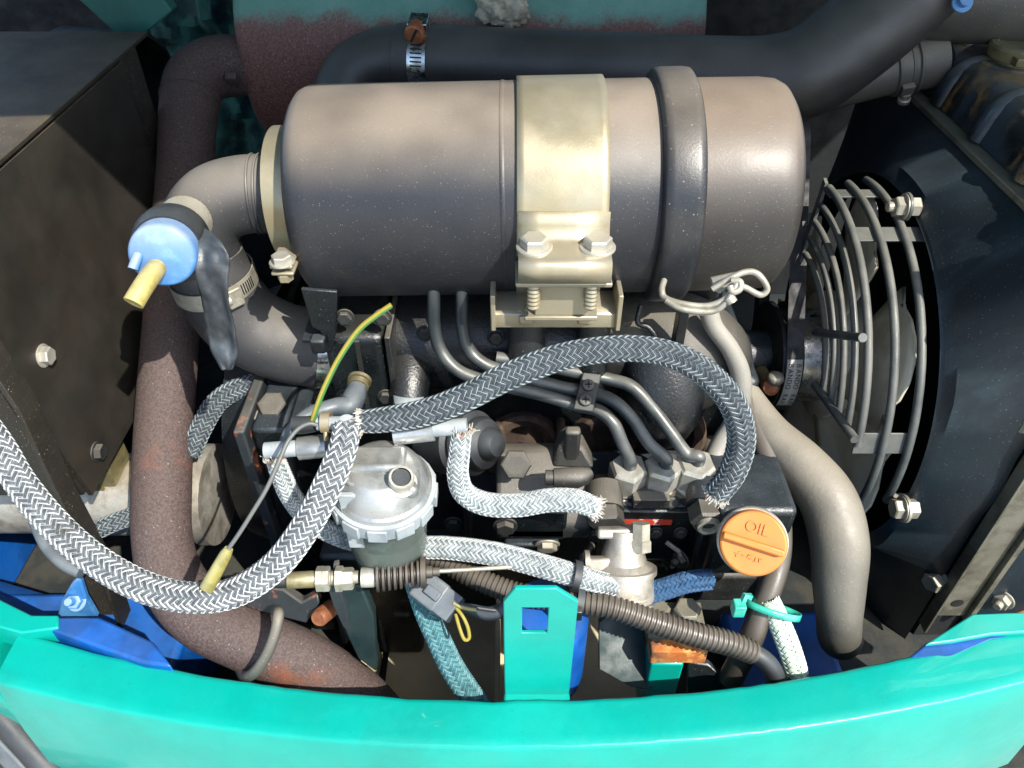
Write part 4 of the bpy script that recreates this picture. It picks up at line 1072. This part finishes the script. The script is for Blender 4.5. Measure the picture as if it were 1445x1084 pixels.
# ---- oil filler
of = thing('oil_filler', 'orange plastic oil filler cap on a black timing cover boss', 'oil filler')
bxp(1004, 1112, 722, 812, .418, .07, 'neck_block', 'black_cast', of, .006, 3)
bxp(975, 1004, 752, 850, .432, .07, 'cover_rib', 'black_cast', of, .004)
bxp(1000, 1130, 690, 722, .47, .08, 'cover_top', 'black_cast_dusty', of, .020, 5)
bxp(985, 1075, 812, 850, .435, .05, 'lower_boss', 'black_cast_dusty', of, .006)
on = (CAM - W(1062, 765, .64)).normalized(); on = (on + Vector((.05, -.10, -.08))).normalized()
oc = W(1062, 765, .632)
MB().lathe(oc - on * .014, on, [(0, .0285), (.010, .0285), (.011, .0275)], 48).build('cap_seat', 'zinc', of, angle=30)
cpo = MB().lathe(oc, on, [(-.004, .0265), (0, .0265), (.006, .0268), (.009, .0258), (.0098, .0245), (.0098, .0)], 64).build('cap', 'orange_plastic', of, angle=30)
rt = (W(1105, 776, .63) - W(1025, 753, .63)).normalized(); rt = (rt - on * rt.dot(on)).normalized(); upv = on.cross(rt)
MB().box(oc + on * .0125 , rt * .0245, upv * .0028, on * .0045).build('grip', 'orange_plastic', cpo, bevel=.0014)
text_mesh('OIL', .0125, .0007, 'lettering', 'orange_plastic', cpo, oc + on * .0102 + upv * .0125, rt, upv)
mk = MB()
for (u, v, lu, lv, ro) in ((-10, 0, 3, .5, 0), (-10, -2, .5, 2, 30), (-8, 2, 2, .5, 20), (-5, 0, 2.4, .5, 0), (-1, 1, .5, 3, -20), (1, -1, 2.2, .5, 0), (1.5, 2, 2.4, .5, 10), (5, 0, .5, 3, 0), (5, -2, 2.4, .5, 0), (8, 0, .5, 3, 8), (9.5, 1.5, 1.6, .5, 0)):
    cr_, sr_ = math.cos(R(ro)), math.sin(R(ro))
    mk.box(oc + on * .0101 + rt * u * .001 - upv * .0115 + upv * v * .001, (rt * cr_ + upv * sr_) * lu * .00055, (upv * cr_ - rt * sr_) * lv * .00055, on * .0006)
mk.build('lettering', 'orange_plastic', cpo)

# ================================================================== FUEL FILTER
ff = thing('fuel_filter', 'aluminium fuel filter head with clear sediment bowl', 'fuel filter')
fc = W(541, 690, .578); fc = fc
FA = Vector((.05, -.06, 1)).normalized()
MB().lathe(fc, FA, [(0, .0365), (.008, .0365), (.0095, .0345), (.013, .0335), (.020, .0300), (.026, .0255), (.0285, .0215), (.029, .0)], 64).build('head', 'alu', ff, angle=35)
MB().box(fc + FA * .027 + Vector((-.004, .004, 0)), VX * .022, VY * .012, VZ * .0065).build('head_bridge', 'alu', ff, bevel=.004, seg=3)
MB().box(fc + FA * .019 + Vector((.018, -.010, 0)), VX * .011, VY * .012, VZ * .006).build('plug_pad', 'alu', ff, bevel=.005, seg=3)
mb = MB(); mb.lathe(fc + FA * -.011, FA, [(0, .0350), (0, .0385), (.010, .0395), (.014, .0395), (.0145, .0368)], 64); ro_ = mb.build('retaining_ring', 'rubber_tube_grey', ff, angle=30)
for k in range(12):
    q = 2 * math.pi * k / 12; a, b_, t = frame(FA); e = a * math.cos(q) + b_ * math.sin(q); w_ = t.cross(e)
    MB().box(fc + FA * -.005 + e * .0391, e * .0014, w_ * .0072, FA * .0062).build('lug', 'rubber_tube_grey', ro_, bevel=.0008)
MB().lathe(fc + FA * -.012, FA, [(0, .0328), (-.024, .0318), (-.056, .0306), (-.073, .0280), (-.081, .022), (-.0845, .014), (-.085, 0)], 56, caps=False).build('bowl', 'bowl_plastic', ff, angle=60)
MB().lathe(fc + FA * -.014, FA, [(-.030, .0), (-.030, .0292), (-.054, .0282), (-.069, .0260), (-.077, .0205), (-.0805, .013), (-.081, 0)], 48).build('fuel', 'fuel', ff, angle=60)
pl_ = fc + FA * .024 + Vector((.016, -.014, 0))
MB().lathe(pl_, Vector((.15, -.35, 1)).normalized(), [(0, .0115), (.0012, .0115), (.0016, .0092), (.0100, .0092), (.0112, .0086), (.0112, .0070)], 28, caps=False).build('vent_plug', 'zinc', ff, angle=30)
MB().lathe(pl_ + Vector((.15, -.35, 1)).normalized() * .0085, Vector((.15, -.35, 1)).normalized(), [(0, .0072), (.0004, .0070)], 24).build('vent_hole', 'rubber_black', ff)
for dx_, dy_ in ((-.004, -.016), (-.018, -.012)):
    MB().lathe(fc + FA * .0255 + Vector((dx_, dy_, 0)), FA, [(0, .0062), (.0015, .006), (.0018, .0042), (.0008, .003), (.0004, 0)], 20).build('dimple', 'alu', ff, angle=40)
d0 = .573
for (p0, p1, p2, p3) in (((462, 629), (422, 633), (440, 631), (374, 636)), ((556, 612), (612, 606), (596, 607), (659, 601))):
    MB().tube([W(*p0, d0), W(*p1, d0)], .0088, 28).build('port_boss', 'alu', ff, angle=60)
    MB().tube([W(*p2, d0 - .001), W(*p3, d0 - .002)], .0062, 24).build('elbow_tube', 'rubber_tube_grey', ff, angle=60)
MB().lathe(W(490, 600, .556), Vector((.1, -.6, 1)), [(-.012, .0075), (.0, .0078), (.004, .007), (.005, 0)], 24).build('tee_cap', 'rubber_tube_grey', ff, angle=30)
MB().tube([W(448, 598, .558), W(540, 594, .556)], .0050, 20).build('tee_pipe', 'rubber_tube_grey', ff)
MB().tube([W(415, 600, .560), W(428, 600, .559), W(445, 598, .558)], [.0066, .0066, .0060], 20).build('end_plug', 'rubber_black', ff, angle=60)
for px_ in (460, 523):
    MB().lathe(W(px_, 596, .5575), VX, [(-.003, .0066), (.0035, .0066), (.0035, .0078), (-.003, .0078), (-.003, .0066)], 28, caps=False).build('spring_clip', 'zinc_gold', ff, angle=30)
MB().tube([W(459, 604, .555), W(460, 622, .556)], .0016, 8).build('clip_leg', 'zinc_gold', ff)
MB().box(W(497, 735, .565), VX * .006, VY * .002, VZ * .03).build('tab', 'rubber_tube_grey', ff, bevel=.0008)

# ================================================================== LEFT MACHINERY
hp = thing('hydraulic_pump', 'silver aluminium pump body left of the flywheel housing', 'pump')
po = A(0, .525, -.607)
MB().lathe(po, VX, [(-.66, .03), (-.66, .040), (-.42, .040), (-.41, .042), (-.318, .042), (-.316, .052), (-.303, .052), (-.302, .03)], 48).build('body', 'alu_cast', hp, angle=30)
MB().abox(-.425, -.385, .500, .54, -.568, -.535).build('port_block', 'brass_dirty', hp, bevel=.003)
MB().abox(-.345, -.322, .500, .54, -.568, -.535).build('port_block', 'brass_dirty', hp, bevel=.003)
MB().abox(-.345, -.323, .481, .484, -.615, -.590).build('rating_plate', 'label_white', hp)
MB().prism([WY(128, 690, .50), WY(142, 678, .50), WY(162, 722, .50), (WY(150, 735, .50))], VY * .03).build('yellow_bracket', 'brass_dirty', hp, bevel=.002)
fh = thing('flywheel_housing', 'dark flywheel housing plate with rusted edge', 'housing')
ho = A(0, .64, -.60)
MB().lathe(ho, VX, [(-.285, .10), (-.280, .135), (-.245, .150), (-.240, .155)], 64).build('bell', 'black_cast', fh, angle=40)
mb = MB()
a_ = [WX(352, 572, -.236), WX(400, 548, -.236)]
mb.abox(-.242, -.232, .475, .80, -.80, -.468); mb.build('adapter_plate', 'rusty_black', fh, bevel=.002)
MB().abox(-.231, -.200, .485, .80, -.80, -.475).build('rear_plate', 'black_cast', fh, bevel=.004)
c = W(385, 580, .70)
MB().box(c + Vector((0, .02, -.006)), VX * .03, VY * .03, VZ * .003).build('mount_pad', 'black_cast', fh, bevel=.003)
MB().box(c + Vector((0, .004, -.001)), VX * .016, VY * .014, VZ * .0012).build('lock_plate', 'zinc_dirty', fh, bevel=.0006)
bolt(fh, c + Vector((0, .004, .0003)), Vector((0, -.4, 1)), .0135, 'black_cast_dusty', hint=VX, h=.7, washer=False)
MB().abox(-.19, -.10, .455, .50, -.80, -.62).build('starter_bracket', 'black_cast', fh, bevel=.006)
# rubber-mount gusset at the frame
gu = thing('stay_gusset', 'dusty blue gusset with a bolt at the foot of the black stay', 'gusset')
yy = .392
a_ = [WY(80, 872, yy), (WY(86, 850, yy)), WY(100, 826, yy), WY(112, 815, yy), WY(122, 845, yy), WY(138, 872, yy)]
MB().prism(a_, Vector((0, .006, 0))).build('plate', 'blue_dusty', gu, bevel=.0015)
bolt(gu, WY(108, 848, yy), Vector((-.1, -.5, .6)), .0075, 'blue_dusty', hint=VX, stud=True)


# ================================================================== RUBBER HOSES (right)
simple_tube('bypass_hose', 'thin pale grey hose curving past the braided hose beside the manifold', 'hose', [(1000, 440, .66, 14), (1008, 462, .664, 13), (1030, 492, .67, 13), (1044, 525, .68, 14), (1046, 560, .69, 14), (1035, 595, .70, 13), (1015, 630, .705, 14), (1004, 660, .705, 15), (1003, 690, .70, 14)], 'hose_pale')
simple_tube('lower_radiator_hose', 'thick dusty lower radiator hose sweeping down beside the oil filler', 'hose', [(1025, 510, .745, 17), (1050, 560, .735, 24), (1085, 612, .72, 30), (1130, 658, .705, 37), (1168, 706, .69, 40), (1184, 765, .683, 40), (1184, 825, .685, 36), (1184, 872, .692, 31), (1184, 893, .715, 30), (1186, 900, .78, 30)], 'hose_dusty', n=36)
simple_tube('heater_hose', 'narrow dark rubber hose running down behind the oil filler cap', 'hose', [(1040, 545, .73, 15), (1062, 590, .72, 16), (1084, 650, .705, 17), (1097, 710, .69, 17), (1100, 770, .675, 17), (1092, 815, .668, 17), (1076, 858, .665, 16), (1058, 905, .668, 17), (1030, 960, .69, 17)], 'hose_brown', n=28)
tg = thing('cable_tie', 'teal overpainted cable tie holding a hose below the oil cap', 'cable tie', 'cable ties')
t0 = W(1078, 856, .657); ta = (W(1070, 880, .662) - W(1086, 830, .66)).normalized()
a, b_, t = frame(ta, VX)
MB().ringed([[t0 + a * math.cos(q) * .024 + a * .008 + b_ * math.sin(q) * .0135 + t * h for h in (-.0028, .0028)] for q in [2 * math.pi * k / 40 for k in range(40)]], closed=False, loop=True).build('band', 'tie_green', tg, solid=.0014)
MB().box(W(1042, 858, .64), VX * .005, VY * .005, VZ * .007).build('head', 'tie_green', tg, bevel=.001)
MB().tube([W(1042, 862, .638), W(1052, 840, .638), W(1060, 842, .64)], .0028, 4).build('tail', 'tie_green', tg)

# ================================================================== BRAIDED HOSES
WG = ('braid_white', 'braid_grey', 'braid_grey'); SS = ('braid_white', 'braid_shadow'); SD = ('braid_silver', 'braid_dark', 'braid_dark'); TT = ('braid_teal_light', 'braid_teal')
braided('braided_hose', 'thick white and grey braided hose sagging across the lower left', [(-40, 575, .56, 18), (0, 632, .558, 18.5), (30, 683, .556, 19), (75, 738, .553, 19.5), (130, 787, .55, 19.5), (195, 825, .547, 20), (262, 843, .545, 20), (330, 836, .543, 20), (390, 797, .54, 20), (435, 738, .538, 20), (464, 682, .537, 20), (483, 635, .54, 19), (490, 602, .548, 18)], WG)
braided('braided_hose', 'braided hose arching over the injection lines from the filter', [(512, 595, .556, 15), (545, 592, .555, 17), (600, 582, .553, 18), (655, 562, .552, 18.5), (720, 530, .552, 18.5), (800, 502, .553, 18), (880, 492, .555, 17.5), (945, 500, .56, 17.5), (1000, 530, .568, 18), (1035, 572, .578, 18.5), (1046, 620, .59, 18.5), (1034, 665, .60, 18), (1012, 696, .612, 17)], SD, fr0=130, fr1=110)
braided('braided_hose', 'short silver braided hose from the filter to the injection pump', [(651, 612, .575, 13.5), (648, 640, .58, 14), (646, 670, .588, 14.5), (656, 696, .597, 15), (685, 711, .604, 15.5), (730, 713, .608, 15.5), (775, 706, .612, 15.5), (812, 707, .617, 15.5), (838, 716, .622, 14)], SS, fr0=150, fr1=100)
braided('braided_hose', 'silver braided hose passing behind the clear bowl to the feed pump', [(389, 648, .577, 12.5), (398, 672, .585, 13.5), (412, 702, .60, 14), (440, 735, .62, 14), (490, 760, .635, 14), (560, 772, .64, 14.5), (630, 773, .635, 15), (700, 782, .63, 15.5), (770, 800, .628, 15.5), (830, 818, .635, 15), (868, 828, .65, 14)], SS, fr0=150)
braided('braided_hose', 'faded teal braided hose hanging below the grey connector', [(585, 815, .655, 15), (600, 860, .655, 15), (618, 900, .657, 15.5), (640, 945, .66, 16), (672, 992, .665, 16), (710, 1040, .68, 16)], TT)
braided('braided_hose', 'dark braided hose behind the exhaust pipe under the intake hose', [(268, 640, .73, 14), (284, 604, .73, 14), (308, 566, .732, 14), (345, 545, .735, 13.5), (385, 542, .74, 13), (425, 552, .745, 13), (460, 575, .75, 13)], SD)
braided('braided_hose', 'cream painted braided hose dropping from the cable tie', [(1085, 845, .66, 13), (1096, 870, .66, 14), (1110, 905, .66, 15), (1120, 935, .662, 15), (1124, 952, .664, 15)], ('braid_cream', 'braid_cream'))
braided('braided_hose', 'bluish braided hose end emerging below the counterweight lip', [(1123, 950, .664, 15), (1125, 970, .666, 15), (1126, 1010, .672, 15)], ('braid_blue', 'braid_silver'))
braided('braided_hose', 'short blue braided hose right of the feed pump', [(905, 840, .67, 14), (935, 832, .675, 14), (968, 822, .68, 14), (1000, 818, .69, 14)], ('braid_blue', 'braid_blue'))
braided('braided_hose', 'dark braided hose seen between black stay and exhaust pipe', [(130, 752, .70, 12), (160, 738, .70, 12), (195, 725, .71, 12), (240, 705, .72, 12)], SD)
simple_tube('rubber_hose', 'plain grey-blue rubber hose behind the blue gusset', 'hose', [(50, 735, .63), (66, 770, .62), (90, 795, .615), (115, 808, .612)], 'connector_grey', r=9)

# ================================================================== CONDUIT, CONNECTOR, CABLES
co = thing('corrugated_conduit', 'black corrugated wiring conduit crossing below the feed pump', 'conduit')
pts, rad = pxpath([(560, 772, .675, 14), (620, 790, .665, 14), (670, 815, .655, 15), (730, 838, .645, 15), (800, 848, .635, 15), (860, 856, .63, 15.5), (920, 876, .63, 16), (980, 895, .632, 16.5), (1030, 908, .636, 16.5), (1065, 922, .64, 15)], 14)
pts, rad, L = resample(pts, rad, .0011)
rad = [r_ * (1.0 + (.085 if (i % 4) in (1, 2) else -.05)) for i, r_ in enumerate(rad)]
MB().tube(pts, rad, 22).build('ribbed_tube', 'hose_brown', co, angle=20)
pts2, rad2 = pxpath([(1050, 915, .645, 12), (1075, 928, .645, 13), (1092, 950, .65, 14), (1100, 990, .66, 14)], 8)
MB().tube(pts2, rad2, 18).build('wire_bundle', 'rubber_black', co, angle=60)
pts2, rad2 = pxpath([(712, 860, .63, 11), (690, 866, .63, 10), (665, 860, .632, 8), (640, 855, .635, 7)], 8)
MB().tube(pts2, rad2, 16).build('taped_branch', 'tape_black', co, angle=60)
for lab, px_, py_, d_ in (('black cable tie round the silver braided hose and conduit', 823, 826, .628),):
    ct = thing('cable_tie', lab, 'cable tie', 'cable ties'); c = W(px_, py_, d_)
    axd = Vector((1, -.1, -.25)).normalized()
    for dz_, r_ in ((.006, .0118), (-.0145, .0118)):
        cc_ = W(812 if dz_ > 0 else 815, 813 if dz_ > 0 else 849, .630 if dz_ > 0 else .6335)
        MB().lathe(cc_, axd, [(-.003, r_), (.003, r_), (.003, r_ + .0012), (-.003, r_ + .0012), (-.003, r_)], 30, caps=False).build('band', 'rubber_black', ct, angle=30)
    MB().box(W(814, 866, .615), VX * .004, VY * .003, VZ * .006).build('head', 'rubber_black', ct, bevel=.0008)
gc = thing('grey_connector', 'grey plastic wiring connector with torn yellow wires', 'connector')
c = W(608, 835, .632); axc = (W(640, 862, .628) - W(575, 812, .64)).normalized(); a, b_, t = frame(axc, CAM - c)
MB().box(c, axc * .013, b_ * .0125, a * .011).build('shell', 'connector_grey', gc, bevel=.0025, seg=3)
MB().box(c + axc * .018, axc * .008, b_ * .0115, a * .0105).build('socket', 'connector_grey', gc, bevel=.001)
MB().box(c + axc * .004 + a * .012, axc * .007, b_ * .004, a * .0025).build('latch', 'connector_grey', gc, bevel=.001)
MB().box(c - axc * .019, axc * .008, b_ * .007, a * .006).build('boot', 'rubber_tube_grey', gc, bevel=.002)
for k, (wc, mt_) in enumerate((([(642, 856, .620), (652, 868, .618), (660, 885, .618), (662, 900, .62), (655, 902, .62), (648, 885, .622), (643, 866, .624)], 'wire_yellow'), ([(640, 852, .618), (655, 858, .615), (672, 861, .615)], 'yellow_sleeve'), ([(640, 848, .622), (662, 856, .62), (700, 862, .622)], 'rubber_black'))):
    pts2, rad2 = pxpath(wc, 8, 2.6); MB().tube(pts2, rad2, 8).build('wire', mt_, gc)

tc_ = thing('throttle_cable', 'threaded throttle cable end with rubber bellows and inner rod', 'cable')
def axp(px, py, d): return W(px, py, d)
e0_, e1_ = W(405, 819, .60), W(735, 801, .625)
ax_ = (W(520, 814, .605) - e0_).normalized()
MB().lathe(e0_, ax_, [(0, .0055), (.001, .0066), (.020, .0066), (.022, .006)], 24).build('ferrule', 'brass_dirty', tc_, angle=30)
MB().tube([W(320, 822, .60), W(370, 820, .60), e0_], .0055, 16).build('outer_sheath', 'rubber_black', tc_)
for px_, r_, h_ in ((447, .0098, .006), (456, .0098, .0055), (474, .0100, .006), (483, .0088, .009)):
    MB().hexa(W(px_, 817, .602), ax_, r_, h_).build('lock_nut', 'zinc_dirty', tc_, angle=20)
prof = [(0, .0045)]
for k in range(20): prof.append((.001 + k * .0015, .0052 if k % 2 else .0060))
MB().lathe(W(440, 817, .601), ax_, prof + [(.036, .005)], 18).build('thread', 'zinc_dirty', tc_, angle=20)
MB().lathe(W(510, 815, .604), ax_, [(0, .0078), (.010, .0080), (.0115, .0070)], 24).build('collar', 'zinc', tc_, angle=30)
prof = []
for k in range(9):
    h_ = .0045 * k; r_ = .0125 - .0003 * k
    prof += [(h_, r_ * .62), (h_ + .0008, r_), (h_ + .0026, r_), (h_ + .0034, r_ * .62)]
MB().lathe(W(530, 813, .6055), (W(605, 808, .611) - W(530, 813, .6055)).normalized(), prof, 28).build('bellows', 'hose_brown', tc_, angle=30)
MB().lathe(W(594, 808, .6105), ax_, [(0, .0125), (.004, .0125), (.0045, .005), (.009, .0048), (.0095, .0036), (.015, .0034)], 24).build('bellows_end', 'hose_brown', tc_, angle=30)
MB().tube([W(600, 807, .611), W(660, 804, .616), W(740, 799, .625)], .0018, 10).build('inner_rod', 'zinc_dirty', tc_)
cbk = thing('cable_bracket', 'dark rusty plate bracket carrying the throttle cable', 'bracket')
MB().prism([W(461, 825, .603), W(474, 822, .603), W(486, 850, .618), W(492, 893, .635), W(484, 884, .635), W(470, 855, .618)], Vector((.002, .003, 0))).build('plate', 'rusty_black', cbk, bevel=.0006)
MB().prism([W(470, 797, .605), W(478, 795, .605), W(480, 812, .607), W(470, 814, .607)], Vector((0, .004, 0))).build('upper_tab', 'rusty_black', cbk, bevel=.0006)
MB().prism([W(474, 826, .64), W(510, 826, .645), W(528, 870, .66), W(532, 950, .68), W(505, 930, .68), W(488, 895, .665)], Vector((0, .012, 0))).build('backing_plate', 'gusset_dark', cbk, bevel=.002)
rb = thing('rusty_bracket', 'black bracket arm with flaking rust beside the exhaust pipe', 'bracket')
a_ = [W(332, 838, .66), W(368, 826, .655), W(400, 832, .652), (W(425, 850, .65)), W(448, 838, .645), W(450, 852, .645), W(432, 880, .655), W(400, 872, .66), W(350, 858, .668)]
MB().prism(a_, Vector((0, .01, -.004))).build('arm', 'rusty_black', rb, bevel=.0015)
MB().lathe(W(450, 872, .64), Vector((-.3, -.8, .5)), [(-.02, .0075), (0, .0075), (.002, .006)], 20).build('pin', 'copper_rust', rb)

# ---- wires
def wire(name, lab, cl, r, mt_, cat='wire'):
    pts2, rad2 = pxpath(cl, 12, r); return tag(MB().tube(pts2, rad2, 10).build(name, mt_), lab, cat)
gw = wire('earth_wire', 'loose yellow and green earth wire sticking up by the filter', [(440, 596, .555), (446, 576, .55), (458, 545, .545), (478, 505, .54), (505, 466, .535), (530, 445, .532), (552, 430, .53)], 3.4, 'wire_yellow')
pts2, rad2 = pxpath([(440, 596, .555), (446, 576, .55), (458, 545, .545), (478, 505, .54), (505, 466, .535), (530, 445, .532), (552, 430, .53)], 12, 3.0)
pts2 = [p + Vector((.0007, -.0003, -.0008)) for p in pts2]
MB().tube(pts2[2:-1], rad2[2:-1], 10).build('green_stripe', 'wire_green', gw)
sw = thing('sensor_lead', 'thin grey wire ending in a pale yellow bullet sleeve', 'wire')
pts2, rad2 = pxpath([(448, 600, .552), (436, 598, .55), (420, 606, .545), (405, 625, .54), (392, 655, .535), (376, 690, .532), (355, 725, .53), (338, 752, .53), (322, 775, .53)], 10, 3.2)
MB().tube(pts2, rad2, 10).build('wire', 'wire_grey', sw)
s0, s1 = W(323, 774, .53), W(292, 830, .535)
MB().tube([s0, s0.lerp(s1, .15), s0.lerp(s1, .7), s1], [.0030, .0042, .0050, .0052], 20).build('bullet_sleeve', 'yellow_sleeve', sw, angle=60)
ts = thing('temperature_sensor', 'brass sensor in the manifold flange with grey rubber boot', 'sensor')
c = W(508, 535, .675); n = (W(496, 575, .655) - c).normalized()
MB().lathe(c, n, [(0, .0105), (.003, .0105), (.0035, .0085), (.006, .0085), (.0065, .0095), (.009, .0095), (.0095, .008), (.014, .008)], 24).build('sensor_body', 'brass_dirty', ts, angle=30)
pts2, rad2 = pxpath([(505, 545, .67, 13), (500, 560, .662, 16), (492, 573, .655, 16), (475, 574, .652, 13), (455, 579, .648, 12), (438, 585, .645, 11), (420, 595, .64, 8), (405, 615, .64, 8), (400, 640, .645, 8)], 8)
MB().tube(pts2, rad2, 20).build('boot', 'connector_grey', ts, angle=70)

dc = thing('drain_cock', 'small pale brass drain cock beside the fan belt', 'drain cock')
c = W(1086, 545, .80)
MB().tube([c + Vector((0, .03, -.005)), c], .007, 16).build('stem', 'brass_dirty', dc)
MB().lathe(c, Vector((.2, -.8, .5)), [(-.006, .007), (0, .0095), (.004, .0095), (.006, .006)], 20).build('nut', 'copper_rust', dc, angle=30)
MB().tube([c, c + Vector((.002, -.004, .014))], .004, 12).build('neck', 'zinc_dirty', dc)
MB().lathe(c + Vector((.002, -.004, .014)), VZ, [(-.007, .002), (-.005, .0065), (0, .0088), (.004, .0075), (.006, .003)], 20).build('knob', 'zinc_dirty', dc, angle=70)

# ================================================================== LOWER CENTRE
ofl = thing('oil_filter', 'bright blue spin-on oil filter behind the latch plate', 'oil filter')
fo2 = A(W(771, 850, .66).x, .368, -.575)
MB().lathe(fo2, VZ, [(-.115, .02), (-.112, .028), (-.102, .035), (-.09, .0365), (-.012, .0365), (-.006, .0355), (0, .031), (.003, .018)], 56).build('can', 'blue_paint', ofl, angle=40)
mnt = thing('engine_mount', 'rusty topped teal engine mount block with two bolts', 'engine mount')
c = W(958, 922, .668)
MB().box(c + Vector((0, .018, -.004)), VX * .0245, VY * .02, VZ * .0095).build('rubber_plate', 'rust_orange', mnt, bevel=.0015)
MB().box(c + Vector((-.008, .012, -.065)), VX * .0145, VY * .014, VZ * .05).build('post', 'teal_paint', mnt, bevel=.002)
for px_ in (968, 925): bolt(mnt, W(px_, 868, .69), VZ, .0125, 'galv', hint=VX, h=1.0, washer=False)
MB().box(c + Vector((.0, .028, .0062)), VX * .026, VY * .018, VZ * .0008).build('top_plate', 'galv', mnt)
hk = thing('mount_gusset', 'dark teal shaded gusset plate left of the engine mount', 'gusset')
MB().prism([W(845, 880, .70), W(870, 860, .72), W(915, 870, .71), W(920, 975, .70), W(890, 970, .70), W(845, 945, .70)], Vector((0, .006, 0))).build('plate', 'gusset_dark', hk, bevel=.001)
hk2 = thing('mount_gusset', 'dark gusset plate right of the engine mount', 'gusset')
MB().prism([W(972, 935, .69), W(1000, 938, .69), W(1022, 958, .69), W(1000, 985, .70), W(970, 985, .70)], Vector((0, .006, 0))).build('plate', 'black_cast', hk2, bevel=.001)
ug = thing('under_guard', 'tan dusty guard plate with square opening under the engine', 'guard plate')
Zg = -.795
mb = MB(); mb.abox(-.14, .17, .40, .56, -.812, -.806); mb.build('plate', 'plate_tan', ug)
MB().abox(-.155, -.148, .36, .50, -.81, -.73).build('side_wall', 'plate_tan', ug, bevel=.001)
MB().abox(-.018, -.013, .36, .50, -.81, -.75).build('side_wall', 'plate_tan', ug, bevel=.001)
MB().abox(-.13, .2, .335, .36, -.815, -.745).build('front_rail', 'blue_paint', ug, bevel=.003)

# ================================================================== FINISH: put every root at the base of its thing
bpy.context.view_layer.update()
def descend(o):
    for c_ in o.children:
        yield c_
        yield from descend(c_)
for o in THINGS:
    lo_ = Vector((1e9,) * 3); hi_ = -lo_
    for q in [o] + list(descend(o)):
        if q.type != 'MESH': continue
        for cn in q.bound_box:
            p = q.matrix_world @ Vector(cn)
            lo_ = Vector(map(min, lo_, p)); hi_ = Vector(map(max, hi_, p))
    base = Vector(((lo_.x + hi_.x) / 2, (lo_.y + hi_.y) / 2, lo_.z))
    if o.type == 'MESH': o.data.transform(Matrix.Translation(-base))
    for c_ in o.children: c_.matrix_parent_inverse = Matrix.Translation(-base)
    o.location = base
bpy.context.view_layer.update()
